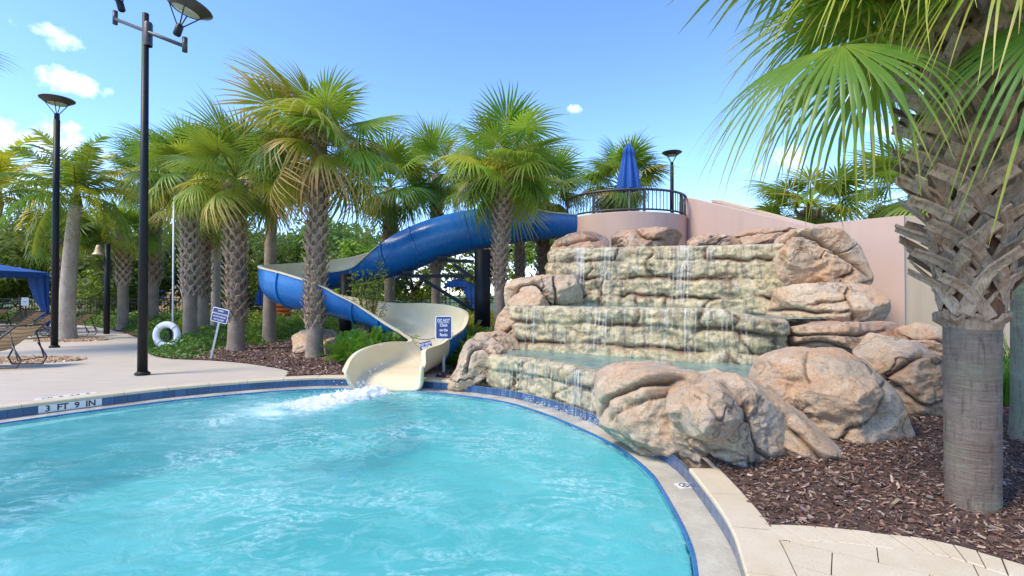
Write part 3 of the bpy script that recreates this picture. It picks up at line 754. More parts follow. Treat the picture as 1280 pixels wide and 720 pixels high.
# ------------------------------------------------------------------ rocks
def cube_sphere(n):
    a = np.tan(np.linspace(-math.pi / 4, math.pi / 4, n + 1)); U, Vv = np.meshgrid(a, a); u, v, o = U.ravel(), Vv.ravel(), np.ones(U.size)
    V, F = [], []; idx = np.arange((n + 1) ** 2).reshape(n + 1, n + 1)
    q = np.stack([idx[:-1, :-1], idx[:-1, 1:], idx[1:, 1:], idx[1:, :-1]], -1).reshape(-1, 4)
    for k, f in enumerate(((o, u, v), (-o, -u, v), (-u, o, v), (u, -o, v), (-v, u, o), (v, u, -o))):
        V.append(np.stack(f, 1)); F.append(q + k * (n + 1) ** 2)
    V = np.concatenate(V); V /= np.linalg.norm(V, axis=1)[:, None]; F = np.concatenate(F)
    key = np.round(V * 1e5).astype(np.int64); _, first, inv = np.unique(key, axis=0, return_index=True, return_inverse=True)
    return V[first], inv.ravel()[F]
_cs = {}
def rock(label, outline, A, B=None, thick=.6, n=56, cracks=(), seed=0, mat='sandstone', amp=1.0, front=1.0, flat=0, pw=.62, ledges=0.0):
    """closed boulder; its outline is traced on the upright plane A-B in plan, the body bulges both ways from it"""
    if n not in _cs: _cs[n] = cube_sphere(n)
    d, F = _cs[n]
    if B is None:                                   # A is a depth: plane square to the sight line
        cx = np.mean([o[0] for o in outline]); c0 = D(cx, 368, A); rt = Vector((c0.y, -c0.x, 0)).normalized()
        A, B = c0.xy, (c0 + rt).xy
    A, B = Vector(A), Vector(B); ab = (B - A).normalized(); nr = Vector((-ab.y, ab.x))      # nr points away from the camera
    if nr.dot(A) < 0: nr = -nr
    def hit(px, py):
        r = ray(px, py); tt = A.dot(nr) / (r.x * nr.x + r.y * nr.y); q = r * tt
        return np.array(((q.xy - A).dot(ab), H + q.z))
    O = np.array([hit(*o) for o in outline]); c = O.mean(0) * .5 + (O.max(0) + O.min(0)) * .25
    q = resample(catmull(O, 6, True), .02, True) - c
    th = np.arctan2(q[:, 1], q[:, 0]); o_ = np.argsort(th); th, rr = th[o_], np.hypot(q[:, 0], q[:, 1])[o_]
    th = np.concatenate([th - 2 * math.pi, th, th + 2 * math.pi]); rr = np.tile(rr, 3)
    an = np.arctan2(d[:, 2], d[:, 0]); Rr = np.interp(an, th, rr)
    s = np.hypot(d[:, 0], d[:, 2]); sp_ = s ** pw; y = np.sign(d[:, 1]) * np.abs(d[:, 1]) ** .85
    th_y = np.where(d[:, 1] < 0, thick * front, thick)
    P = np.stack([np.cos(an) * Rr * sp_, y * th_y, np.sin(an) * Rr * sp_], 1)
    rs = np.random.RandomState(seed + 11)
    sc = thick
    for _ in range(15):                             # broad facets on the two bulging sides
        nv = rs.normal(size=3) * (1.0, .5, .9); nv[1] = -abs(nv[1]) - .55 if rs.rand() < .8 else abs(nv[1]) + .6
        nv /= np.linalg.norm(nv); pr = P @ nv; h = rs.uniform(.66, .88) * pr.max()
        P -= nv * (np.maximum(0, pr - h) * .86)[:, None]
    Wp = P + np.array((seed * 3.1, seed * 1.7, seed * .9))
    sgn = np.sign(d[:, 1]); body = sstep(.02, .5, np.abs(d[:, 1]))
    crack = np.zeros(len(P))
    ridge = 1 - np.abs(fbm(Wp * 1.35, 2)) * 2
    rg2 = 1 - np.abs(fbm(Wp * np.array((1.6, 1.6, 2.6)) + 3, 4, .55)) * 1.6
    disp = .06 * fbm(Wp * 1.7, 4) + .022 * fbm(Wp * 5.0, 5, .6) + .045 * (rg2 - .6)
    gro = sstep(.955, 1.0, 1 - np.abs(gnoise(Wp * np.array((.9, .9, 1.3)) + fbm(Wp * 2.2, 3)[:, None] * .25)) * 1.0) * sstep(-.1, .25, gnoise(Wp * .8 + 5))
    disp = disp - .055 * gro; crack = np.maximum(crack, gro * .8)
    if ledges:
        ph = P[:, 2] * ledges + .8 * fbm(Wp * .9, 3); w = np.abs((ph % 1) - .5) * 2; lg = sstep(.86, 1.0, w)
        disp -= .06 * lg; crack = np.maximum(crack, lg * .7)
    nrm = np.stack([d[:, 0] / np.maximum(.2, 1), d[:, 1] * 1.4, d[:, 2]], 1); nrm /= np.linalg.norm(nrm, axis=1)[:, None]
    for ck in cracks:
        w_, dp, *pl = ck; L2 = np.array([hit(*x) for x in pl]) - c; L2 = resample(catmull(L2, 6), .01)
        L2 = L2 + .018 * np.stack([gnoise(np.c_[L2 * 7, np.zeros(len(L2))]), gnoise(np.c_[L2 * 7 + 9, np.zeros(len(L2))])], 1)
        bb = (P[:, 0] > L2[:, 0].min() - .3) & (P[:, 0] < L2[:, 0].max() + .3) & (P[:, 2] > L2[:, 1].min() - .3) & (P[:, 2] < L2[:, 1].max() + .3) & (d[:, 1] < 0)
        ii = np.where(bb)[0]
        if len(ii):
            dm = np.full(len(ii), 9.0)
            for k in range(0, len(L2), 2): dm = np.minimum(dm, np.hypot(P[ii, 0] - L2[k, 0], P[ii, 2] - L2[k, 1]))
            g_ = np.exp(-(dm / w_) ** 2); disp[ii] -= dp * g_ + dp * .25 * np.exp(-(dm / (w_ * 3)) ** 2); crack[ii] = np.maximum(crack[ii], np.exp(-(dm / (w_ * .8)) ** 2))
    k = .35 + .65 * body
    P = P + nrm * (disp * amp * k * min(1.0, .5 + thick))[:, None]
    base = np.array((A.x + ab.x * c[0], A.y + ab.y * c[0], c[1]))
    Wd = np.stack([P[:, 0] * ab.x + P[:, 1] * nr.x, P[:, 0] * ab.y + P[:, 1] * nr.y, P[:, 2]], 1)
    me = np_mesh('boulder', Wd, F, M[mat], True, attrs={'crack': crack})
    o = mobj('boulder', me, None, base); tag(o, label, 'boulder', 'boulders of the rock waterfall'); return o

rock('folded tan boulder at the right end of the lowest pool, water running beside it', [(758, 478), (770, 457), (792, 451), (822, 459), (852, 464), (880, 480), (876, 520), (868, 560), (874, 606), (848, 598), (815, 578), (788, 558), (764, 546), (751, 512)],
     (1.26, 6.5), (1.80, 4.62), .55, 80, [(.035, .13, (858, 470), (822, 488), (802, 512), (790, 542)), (.016, .07, (872, 482), (846, 496), (818, 522)), (.016, .07, (762, 488), (776, 508), (786, 530)), (.014, .05, (832, 500), (826, 530), (838, 572))], 1)
rock('rounded nose shaped boulder jutting out over the poolside rocks', [(852, 510), (860, 488), (884, 477), (905, 488), (921, 505), (926, 524), (913, 541), (886, 552), (864, 546), (851, 530)],
     4.42, None, .30, 48, [(.012, .03, (868, 492), (874, 495))], 2, amp=.7)
rock('tan boulder carrying the nose shaped rock, nearest the coping', [(838, 476), (868, 460), (905, 461), (938, 478), (962, 500), (982, 525), (1002, 556), (1012, 596), (985, 606), (956, 612), (940, 622), (905, 630), (872, 622), (848, 602), (838, 525)],
     4.82, None, .62, 80, [(.03, .10, (858, 472), (900, 474), (930, 492), (934, 512)), (.016, .07, (938, 512), (944, 545), (966, 570)), (.012, .04, (872, 560), (905, 566), (930, 560))], 3)
rock('long sloping tan slab resting on the mulch in front of the largest boulder', [(888, 462), (922, 468), (960, 490), (992, 514), (1022, 540), (1060, 574), (1056, 598), (1018, 602), (988, 576), (960, 536), (930, 505), (900, 482)],
     4.95, None, .42, 64, [(.018, .08, (912, 470), (950, 490), (988, 517)), (.02, .07, (978, 524), (1000, 536), (1022, 562))], 4)
rock('largest smooth tan boulder on the mulch, split by one long crack', [(922, 466), (943, 447), (985, 435), (1012, 436), (1050, 436), (1076, 450), (1106, 478), (1131, 512), (1153, 570), (1140, 590), (1095, 590), (1048, 584), (1016, 556), (985, 516), (950, 490)],
     5.55, None, .75, 84, [(.014, .10, (1112, 470), (1100, 488), (1092, 512), (1062, 524), (1042, 548)), (.012, .05, (1010, 437), (1006, 455), (1014, 470)), (.014, .05, (1060, 443), (1080, 452), (1090, 462))], 5)
rock('smooth grey boulder between the largest boulder and the near palm trunk', [(1063, 444), (1072, 426), (1090, 417), (1122, 417), (1152, 430), (1178, 450), (1196, 475), (1202, 556), (1165, 556), (1132, 520), (1105, 480), (1080, 458)],
     6.45, None, .72, 72, [(.03, .12, (1155, 438), (1135, 446), (1112, 462), (1095, 470)), (.03, .05, (1130, 490), (1160, 500), (1180, 498))], 6)
rock('long flat layered rock running behind the front boulders', [(976, 414), (1008, 405), (1060, 403), (1100, 402), (1128, 406), (1134, 425), (1110, 445), (1060, 446), (1000, 442), (976, 430)], 7.5, None, .8, 56, [(.02, .07, (985, 418), (1030, 415), (1080, 416), (1125, 410)), (.03, .06, (990, 430), (1030, 426), (1060, 436))], 7, mat='sandstone_red')
rock('pale flat topped rock just left of the near palm collar', [(1116, 412), (1140, 404), (1172, 408), (1200, 424), (1204, 462), (1160, 456), (1128, 432)], 7.2, None, .7, 48, [(.02, .06, (1130, 420), (1160, 418), (1190, 430))], 8)
rock('big rounded upper boulder capping the right side of the cascade', [(953, 318), (962, 299), (985, 289), (1020, 285), (1052, 288), (1074, 304), (1084, 325), (1093, 345), (1088, 356), (1062, 350), (1040, 355), (1000, 360), (975, 362), (962, 348)],
     9.3, None, .9, 72, [(.035, .16, (958, 320), (985, 298), (1010, 296), (1040, 310), (1075, 335), (1092, 350)), (.03, .12, (960, 335), (968, 356)), (.03, .10, (1070, 338), (1050, 350))], 9)
rock('wide grey brown boulder below the big upper boulder by the pink wall', [(938, 384), (960, 364), (1008, 355), (1050, 353), (1090, 358), (1110, 376), (1117, 400), (1100, 410), (1040, 410), (1000, 410), (958, 398)],
     8.8, None, .95, 64, [(.03, .10, (950, 390), (990, 386), (1020, 390), (1060, 388)), (.025, .05, (1060, 372), (1066, 398))], 10)
rock('reddish rock stack at the upper left end of the top cascade', [(686, 330), (692, 304), (720, 291), (757, 288), (764, 304), (745, 318), (722, 330), (718, 350), (700, 352), (688, 345)], 11.7, None, .7, 56, [(.03, .12, (695, 308), (725, 302), (755, 298)), (.025, .08, (700, 330), (716, 318), (735, 316))], 11, mat='sandstone_red')
rock('long orange brown rock lying along the foot of the curved platform wall', [(754, 300), (762, 289), (795, 288), (826, 284), (848, 289), (862, 300), (866, 316), (800, 318), (756, 316)], 12.0, None, .7, 56, [(.03, .08, (795, 289), (805, 300), (825, 302)), (.02, .08, (757, 292), (762, 312))], 12, mat='sandstone_red')
rock('low flat rock between the two orange brown cap rocks', [(858, 304), (870, 294), (900, 293), (918, 297), (918, 314), (860, 316)], 12.0, None, .6, 40, (), 13, mat='sandstone_red')
rock('tapering brown cap rock left of the big upper boulder', [(908, 304), (920, 290), (945, 285), (985, 285), (1012, 288), (985, 300), (955, 312), (912, 314)], 10.9, None, .6, 48, [(.025, .08, (915, 298), (950, 292), (990, 290))], 14, mat='sandstone_red')
rock('squat tan rock left of the middle cascade below the reddish stack', [(630, 364), (638, 351), (662, 346), (692, 344), (722, 348), (726, 392), (690, 394), (640, 394)], 10.9, None, .7, 56, [(.03, .10, (640, 372), (652, 358), (672, 358), (690, 384)), (.025, .10, (693, 346), (695, 386))], 15)
rock('leaning tan rock beside the thin palm trunk left of the cascade', [(640, 372), (652, 360), (668, 358), (680, 372), (690, 390), (664, 396), (652, 404), (652, 436), (632, 438), (619, 424), (621, 398), (630, 384)], 10.2, None, .6, 56, [(.03, .10, (622, 425), (640, 408), (650, 398))], 16)
rock('low saddle rock linking the leaning rock to the waterline boulder', [(585, 428), (600, 417), (625, 416), (650, 428), (652, 446), (618, 452), (590, 446)], 9.6, None, .5, 40, (), 17)
rock('orange stained boulder at the waterline beside the white warning sign', [(560, 486), (571, 458), (579, 432), (596, 420), (616, 424), (634, 442), (628, 466), (616, 496), (590, 502)], 8.95, None, .42, 56, [(.03, .10, (582, 462), (588, 440), (604, 432), (618, 446)), (.025, .10, (622, 450), (612, 470), (600, 482))], 18)
for lab, ol, Y, tk, sd_ in (('pale square boulder half hidden behind the tall flowering palm', [(364, 418), (372, 413), (400, 411), (420, 414), (422, 430), (418, 452), (385, 450), (365, 447), (366, 432)], 12.9, .5, 19),
                        ('low flat pale rock right of the tall flowering palm trunk', [(398, 432), (406, 425), (424, 421), (440, 428), (442, 452), (405, 452)], 12.3, .4, 20)):
    o = rock(lab, ol, Y, None, tk, 44, (), sd_, amp=.7); o['group'] = 'loose boulders in the planting bed'

# ------------------------------------------------------------------ the cascade itself
cas = thing('rock_waterfall', 'tiered cream rock waterfall spilling over three ledges into the pool', 'waterfall', (2.0, 8.5, 0))
base0 = np.array((2.0, 8.5, 0))
def tier(path, z0, z1, layers, seed, step=.035, back=.5, vstep=.025, crack_n=9):
    """layers: list of (height fraction of the layer's top, how far it stands out)"""
    C = resample(catmull(path, 10), step); t = np.gradient(C, axis=0); t /= np.linalg.norm(t, axis=1)[:, None]
    nn = np.stack([t[:, 1], -t[:, 0]], 1)
    nu = len(C); zs = z1(C) if callable(z1) else np.full(nu, z1)
    nv = int((np.mean(zs) - z0) / vstep); fr = np.linspace(0, 1, nv)
    U, Fv = np.meshgrid(np.arange(nu), fr); u = U.ravel(); f = Fv.ravel()
    zz = z0 + (zs[u] - z0) * f; XY = C[u]; P3 = np.c_[XY, zz]
    lipf = 1 - sstep(.86, .97, f); wob = f + (.045 * gnoise(np.c_[XY * .75, zz * 0 + seed]) + .04 * gnoise(np.c_[XY * 2.3, zz * .8 + seed]) + .03 * gnoise(np.c_[XY * 6, zz * 3 + seed])) * lipf
    bnd = [0] + [l[0] for l in layers]; off = np.zeros(len(f)); crack = np.zeros(len(f))
    lay = np.zeros(len(f), int)
    for k, (top, pr) in enumerate(layers):
        inl = (wob >= bnd[k]) & (wob < top) if k < len(layers) - 1 else (wob >= bnd[k])
        tt = np.clip((wob - bnd[k]) / (top - bnd[k]), 0, 1.0)
        bl_ = np.interp(np.arange(nu), np.linspace(0, nu, max(4, int(nu * step / .55))), np.random.RandomState(seed * 7 + k).uniform(-.028, .032, max(4, int(nu * step / .55))))
        bl_ = np.round(bl_ / .05) * .05 * .6 + bl_ * .4
        o_ = pr + bl_[u] * (1 if k < len(layers) - 1 else .5) + .012 * np.sin(tt * math.pi) - .045 * np.abs(2 * tt - 1) ** 14
        off[inl] = o_[inl]; lay[inl] = k
    for k in range(1, len(bnd) - 1):
        dd = np.abs(wob - bnd[k]) * (np.mean(zs) - z0); pres = sstep(-.25, .15, gnoise(np.c_[XY * .8 + 31 * k, zz * 0 + seed]))
        crack = np.maximum(crack, np.exp(-(dd / .034) ** 2) * pres); off -= .085 * np.exp(-(dd / .04) ** 2) * pres
    rs = np.random.RandomState(seed)
    for _ in range(crack_n):                         # upright, wandering splits inside a layer
        k = rs.randint(0, len(layers)); uc = rs.uniform(.06, .94) * nu; sl = rs.uniform(-9, 9)
        du = (u - uc - sl * (f - .5) * 2 - 5 * gnoise(np.c_[f * 5, f * 0 + uc, f * 0])) * step
        g_ = np.exp(-(du / .03) ** 2) * (lay == k); off -= .07 * g_; crack = np.maximum(crack, g_)
    off += .022 * fbm(P3 * 1.9 + seed, 4) + .026 * fbm(P3 * 6.0 + seed, 5, .7)
    rg = 1 - np.abs(fbm(P3 * np.array((1.5, 1.5, 3.4)) + seed * 2, 4, .55)) * 2; off += .03 * (rg - .5); off -= .03 * sstep(.3, .55, fbm(P3 * np.array((2.4, 2.4, 5.0)) + seed * 2, 3))
    V = np.c_[XY + nn[u] * off[:, None], zz]
    # rounded lip and top running back from the edge
    rows, crk = [V], [crack]; last = V[-nu:]
    for bk, dz in ((.03, .018), (.10, .022), (.22, .006), (back, -.03)):
        rw = last.copy(); rw[:, :2] -= nn * bk; rw[:, 2] += dz + .012 * fbm(rw * 3.0 + seed, 3); rows.append(rw); crk.append(np.zeros(nu))
    V = np.concatenate(rows) - base0; crack = np.concatenate(crk); nr_ = nv + 4; idx = np.arange(nr_ * nu).reshape(nr_, nu)
    Q = np.stack([idx[:-1, :-1], idx[:-1, 1:], idx[1:, 1:], idx[1:, :-1]], -1).reshape(-1, 4)
    o = mobj('rock_face', np_mesh('rock_face', V, Q, M['wet_limestone'], True, attrs={'crack': crack}), cas)
    return C, nn, zs, last

def P2(px, py, z): return tuple(G(px, py, z)[:2])
iT0, iT1 = near_idx((-.5, 8.58)), near_idx((1.46, 5.45))
tl = [tuple(q) for q in offset(pool, .03)[np.arange(iT1, iT0, 3)]][::-1]          # left to right
t1 = [(-.1, 9.6), (-.5, 9.1)] + tl + [(2.0, 6.0)]
T1 = tier(t1, Z_LEDGE + .11, .47, [(.60, .0), (1.0, .04)], 3)
t2 = [(.45, 10.8), (.1, 10.2), (.05, 9.75), (.5, 9.35), (1.3, 8.85), (2.2, 8.2), (2.9, 7.75), (3.5, 7.5), (3.95, 7.5), (4.2, 7.9)]
T2 = tier(t2, .36, lambda C: 1.27 - .16 * sstep(3.0, 3.9, C[:, 0]), [(.30, .06), (.70, .02), (1.0, .06)], 5)
t3 = [(.95, 12.6), (.85, 11.8), (.95, 11.35), (1.7, 11.05), (2.8, 10.6), (3.9, 10.1), (4.9, 9.6), (5.6, 9.3)]
T3 = tier(t3, 1.14, lambda C: 2.50 - .06 * sstep(1.5, 5.2, C[:, 0]), [(.24, .22), (.52, .14), (.80, .05), (1.0, .0)], 8, crack_n=14)

def shelf(lipT, back_pts, z, name='ledge_water'):
    C, nn, zs, last = lipT
    lp = [tuple(q[:2]) for q in (last[:, :2] - nn * .07)][::3]
    pl = lp + list(back_pts); pl = [q for k, q in enumerate(pl) if math.dist(q, pl[k - 1]) > .015]
    g = np.array([(x, y) for x in np.arange(-1, 7, .09) for y in np.arange(4.5, 14, .09)]); g = g[in_poly(g, pl)]
    vs, es, fs, *_ = delaunay_2d_cdt([Vector(q) for q in pl] + [Vector(q) for q in g], [(k, (k + 1) % len(pl)) for k in range(len(pl))], [], 1, 1e-4)
    xy = np.array([tuple(v) for v in vs]); zz = z(xy) if callable(z) else np.full(len(xy), z)
    zz = zz + .006 * fbm(np.c_[xy * 5, zz], 3)
    return mobj(name, np_mesh(name, np.c_[xy, zz] - base0, fs, M['shelf_water'], True), cas)
shelf(T1, [(3.3, 5.9), (4.2, 7.4), (3.0, 8.3), (1.5, 9.2), (.4, 10.0), (-.1, 10.0)], .478)
shelf(T2, [(5.2, 8.2), (5.4, 9.8), (3.0, 11.0), (1.2, 11.8), (.7, 11.6)], lambda q: 1.278 - .16 * sstep(3.0, 3.9, q[:, 0]))

def falls(T, zb, spans, n, seed, proud=.05, wmax=.03, slope=.08):
    C, nn, zs, last = T; r = np.random.RandomState(seed); V, F = [], []
    xs = last[:, 0]
    for _ in range(n):
        a, b_, wt = spans[r.randint(len(spans))]; x = r.uniform(a, b_); k = int(np.argmin(np.abs(xs - x) + (np.abs(last[:, 1] - np.median(last[:, 1])) > 6) * 9))
        p = last[k]; nv = nn[k]; tv = np.array((-nv[1], nv[0])); w = r.uniform(.006, wmax) * wt
        z_top, z_bot = p[2] + .02, zb + r.uniform(0, .05)
        if r.rand() < .45: z_bot = z_top - (z_top - z_bot) * r.uniform(.3, .9)
        m = 7; st = len(V); jx = 0
        for i in range(m):
            f = i / (m - 1); jx += r.normal(0, .004); o = proud * (1 - .3 * (1 - f)) + slope * f * f + r.normal(0, .005); q = p[:2] + nv * o + tv * jx
            ww = w * (1 - .4 * f) * r.uniform(.6, 1.3)
            for s in (-1, 1): V.append((*(q + tv * s * ww), z_top + (z_bot - z_top) * f))
        for i in range(m - 1): F.append((st + 2 * i, st + 2 * i + 1, st + 2 * i + 3, st + 2 * i + 2))
    o = mobj('falling_water', np_mesh('falling_water', np.array(V) - base0, np.array(F), M['fall'], True), cas); o['kind'] = 'stuff'
falls(T1, Z_LEDGE + .01, [(-.2, .5, 1), (.5, 1.0, 1.0), (.9, 1.35, 1.3), (1.1, 1.4, 1.3)], 150, 1, .09, .009, .03)
falls(T2, .48, [(.3, .5, 1), (1.3, 1.7, 1), (1.8, 3.0, .9), (2.3, 2.8, 1.2), (2.9, 3.6, 1.2), (.1, 3.6, .7)], 60, 2, .13, .012, .05)
falls(T3, 1.30, [(1.4, 1.7, 1.2), (1.9, 2.3, 1.2), (3.3, 3.6, 1.2), (1.2, 4.8, .6), (2.6, 4.6, .7)], 75, 3, .14, .013, .24)
# spray where the sheets land
def spray(name, n, gen, rmin, rmax, seed, parent=None, orig=(0, 0, 0), mat='foam'):
    r = np.random.RandomState(seed); P = gen(r, n); n = len(P); rad = r.uniform(rmin, rmax, n) * r.rand(n)
    oc = np.array([(1, 0, 0), (-1, 0, 0), (0, 1, 0), (0, -1, 0), (0, 0, 1), (0, 0, -1)], float)
    of = np.array([(0, 2, 4), (2, 1, 4), (1, 3, 4), (3, 0, 4), (2, 0, 5), (1, 2, 5), (3, 1, 5), (0, 3, 5)])
    V = (P[:, None] + oc[None] * (rad[:, None] * r.uniform(.6, 1.5, (n, 3)))[:, None, :]).reshape(-1, 3); F = (of[None] + (np.arange(n) * 6)[:, None, None]).reshape(-1, 3)
    return np_mesh(name, V - np.array(orig), F, M[mat], True, attrs={'thin': np.zeros(len(V))})
def gen_t1(r, n):
    k = r.randint(len(tl) // 4, len(tl) - 4, n); q = np.array(tl)[k] + r.normal(0, .05, (n, 2)) + np.array((-.09, -.07)); return np.c_[q, Z_LEDGE + .02 + np.abs(r.normal(0, .035, n))]
o = mobj('spray', spray('spray', 700, gen_t1, .002, .009, 5, orig=base0), cas); o['kind'] = 'stuff'

# ------------------------------------------------------------------ slide
SL = [  # x, y, z of the channel bottom, radius, wall height left / right of travel, straightness of the upper wall
    (1.72, 15.3, 3.20, .50, .64, .64, .8), (1.0, 15.0, 3.14, .52, .68, .70, .6), (.23, 14.8, 3.02, .55, .98, 1.02, 0), (-.9, 14.5, 2.79, .57, 1.08, 1.08, 0), (-2.03, 14.4, 2.50, .57, 1.08, 1.10, 0),
    (-3.06, 14.5, 2.11, .57, .98, 1.08, .1), (-4.25, 14.7, 1.86, .58, .42, .86, .6), (-5.3, 14.6, 1.64, .60, .46, .84, .7), (-5.95, 13.95, 1.45, .60, .46, .86, .7), (-5.75, 13.05, 1.28, .60, .46, .88, .7),
    (-4.9, 12.5, 1.10, .60, .46, .80, .7), (-4.05, 12.35, .93, .60, .48, .60, .7), (-3.3, 12.2, .74, .60, .56, .46, .7), (-2.6, 11.9, .52, .60, .78, .36, .7), (-1.97, 11.45, .34, .60, .90, .30, .7),
    (-1.62, 10.98, .24, .60, .86, .30, .7), (-1.62, 10.5, .17, .60, .62, .34, .8), (-1.86, 10.02, .12, .60, .46, .42, .9), (-2.07, 9.58, .07, .60, .46, .44, 1.0), (-2.17, 9.22, .01, .62, .50, .42, 1.0), (-2.18, 8.92, -.15, .64, .50, .40, 1.0)]
sl = thing('water_slide', 'twisting blue water slide with a cream channel, ending in the pool', 'water slide', (-2.3, 9.1, 0))
o0 = Vector((-2.3, 9.1, 0))
SP = catmull(SL, 8)
def sl_frame(i):
    a, b_ = SP[max(i - 1, 0), :3], SP[min(i + 1, len(SP) - 1), :3]; t = Vector(b_ - a).normalized()
    side = t.cross(Vector((0, 0, 1))).normalized(); up = side.cross(t); return Vector(SP[i, :3]), t, side, up
def sl_ring(i, extra=0.0, na=18):
    p, t, side, up = sl_frame(i); r, hl, hr, k = SP[i, 3:7]; pts = []
    fl = max(0, min(1, (k - .72) / .28)); tl_, tr_ = (math.acos(max(-1, 1 - (h / r) ** (1 / (1 + 1.2 * fl)))) for h in (hl, hr))
    for a in np.linspace(-tl_, tr_, na):
        aa = abs(a); x = math.sin(aa) * r
        if aa > math.pi / 2: x = x * (1 - k) + r * k
        else: x = x * (1 - k * .35) + (math.sin(aa) ** .6) * r * k * .35
        if fl and aa < math.pi / 2: x = r * math.sin(aa) ** (1 - .62 * fl)
        z = r * (1 - math.cos(aa)) ** (1 + (1.2 * fl if aa < math.pi / 2 else 0)); sg = 1 if a > 0 else -1
        nx = Vector((sg * math.sin(aa), 0, -math.cos(aa))); nl = math.hypot(nx.x, nx.z) or 1
        q = p + side * (sg * x + nx.x / nl * extra) + up * (z + nx.z / nl * extra)
        pts.append(q - o0)
    return pts, side
def section(i0, i1, blue=True):
    na = 18
    for nm, ex, mt in (('channel', 0.0, M['slide_cream']), ('flume_shell', .028, M['slide_blue'] if blue else M['slide_cream'])):
        V, F = [], []
        for i in range(i0, i1 + 1): V += sl_ring(i, ex, na)[0]
        for q in range(i1 - i0):
            for k in range(na - 1): F.append((q * na + k, q * na + k + 1, (q + 1) * na + k + 1, (q + 1) * na + k))
        if nm == 'flume_shell':
            sh = mobj(nm, np_mesh(nm, V, F, mt, True), sl)
        else: ch = mobj(nm, np_mesh(nm, V, F, mt, True), sl)
    tube_like = SP[(i0 + i1) // 2, 4] > .9
    for e in (0, -1):
        prof = ((-.018, -.02), (.055, -.02), (.06, .012), (-.015, .016))
        V, F = [], []
        for i in range(i0, i1 + 1):
            pt, side = sl_ring(i, .014, na); q = pt[e]; sd_ = side if e == -1 else -side; up = Vector((0, 0, 1))
            sc_ = .35 if tube_like else 1.0
            for a, z in prof: V.append(q + sd_ * a * sc_ + up * z)
        for q in range(i1 - i0):
            for k in range(4): F.append((q * 4 + k, q * 4 + (k + 1) % 4, q * 4 + 4 + (k + 1) % 4, q * 4 + 4 + k))
        F += [(3, 2, 1, 0), tuple((i1 - i0) * 4 + k for k in range(4))]
        MB().add(V, F).build('rim', M['slide_blue'] if (tube_like and i0 > 18) else M['slide_cream'], sl)
def joint(i):
    V, F = [], []; na = 18
    p, t, side, up = sl_frame(i)
    for dt, ex in ((-.028, .022), (-.028, .062), (.028, .062), (.028, .022)):
        V += [q + t * dt for q in sl_ring(i, ex, na)[0]]
    for q in range(4):
        for k in range(na - 1): F.append((q * na + k, q * na + k + 1, ((q + 1) % 4) * na + k + 1, ((q + 1) % 4) * na + k))
    mobj('joint_flange', np_mesh('joint_flange', V, F, M['slide_blue']), sl)
nS = len(SP) - 1
cuts = [0, 12, 26, 35, 42, 49, 58, 68, 76, 84, 92, 101, 114, 132, nS]
for a, b_ in zip(cuts[:-1], cuts[1:]): section(a, b_, blue=b_ < nS)
for c in cuts[1:-2]: joint(c)
# rounded end lip at the pool
e_pts, _ = sl_ring(nS, .014); MB().tube(e_pts, .035, 8).build('end_lip', M['slide_cream'], sl, True)
# steel supports
def steel(pts, w, parent, name):
    m = MB()
    for a, b_ in pts:
        a, b_ = Vector(a) - o0, Vector(b_) - o0; d = b_ - a; q = d.to_track_quat('Z', 'Y').to_matrix(); m.box((a + b_) / 2, (w, w, d.length), q)
    return m.build(name, M['black_metal'], parent)
c1 = D(603, 368, 14.0); c2 = D(432, 368, 13.6)
MB().tube([(c1.x - o0.x, c1.y - o0.y, 0), (c1.x - o0.x, c1.y - o0.y, 2.72)], .22, 16).build('support_column', M['black_metal'], sl, True)
MB().tube([(c2.x - o0.x, c2.y - o0.y, 0), (c2.x - o0.x, c2.y - o0.y, 2.05)], .16, 16).build('support_column', M['black_metal'], sl, True)
for pts in ([(D(590, 345, 14.0), D(500, 345, 14.3))], [(D(592, 327, 14.0), D(548, 325, 14.2))], [(D(592, 348, 14.0), D(568, 331, 14.1))], [(D(592, 388, 14.0), D(525, 347, 14.2))], [(D(610, 322, 14.0), D(640, 313, 14.2))], [(D(612, 345, 14.0), D(632, 316, 14.2))]):
    steel(pts, .09, sl, 'support_arm')
for pq in (D(553, 324, 14.2), D(510, 342, 14.3)):
    MB().box(pq - o0 + Vector((0, 0, .03)), (.28, .3, .10)).build('saddle', M['black_metal'], sl)
steel([(D(432, 371, 13.6), D(470, 366, 13.8))], .09, sl, 'support_arm')
# chain and little sign across the channel
ca, cb = D(503, 415, 10.85), D(548, 421, 10.4)
sg = thing('chain_sign', 'small navy DO NOT ENTER sign hanging from a chain across the slide', 'sign', D(531, 432, 10.5))
ch = MB().tube([Vector(ca) * (1 - t) + Vector(cb) * t - sg.location + Vector((0, 0, -.10 * 4 * t * (1 - t))) for t in np.linspace(0, 1, 12)], .008, 5); ch.build('chain', M['letter_black'], sg)
ts = Euler((R(-14), R(-14), R(6))); pl = MB().box((.02, 0, 0), (.25, .008, .15)).build('plate', M['navy_sign'], sg, rot=ts)
mobj('lettering', text_mesh('DO NOT\nENTER', .062, M['letter_white'], .0006, bold=.001), pl, (.02, -.0052, -.005), (R(90), 0, 0))

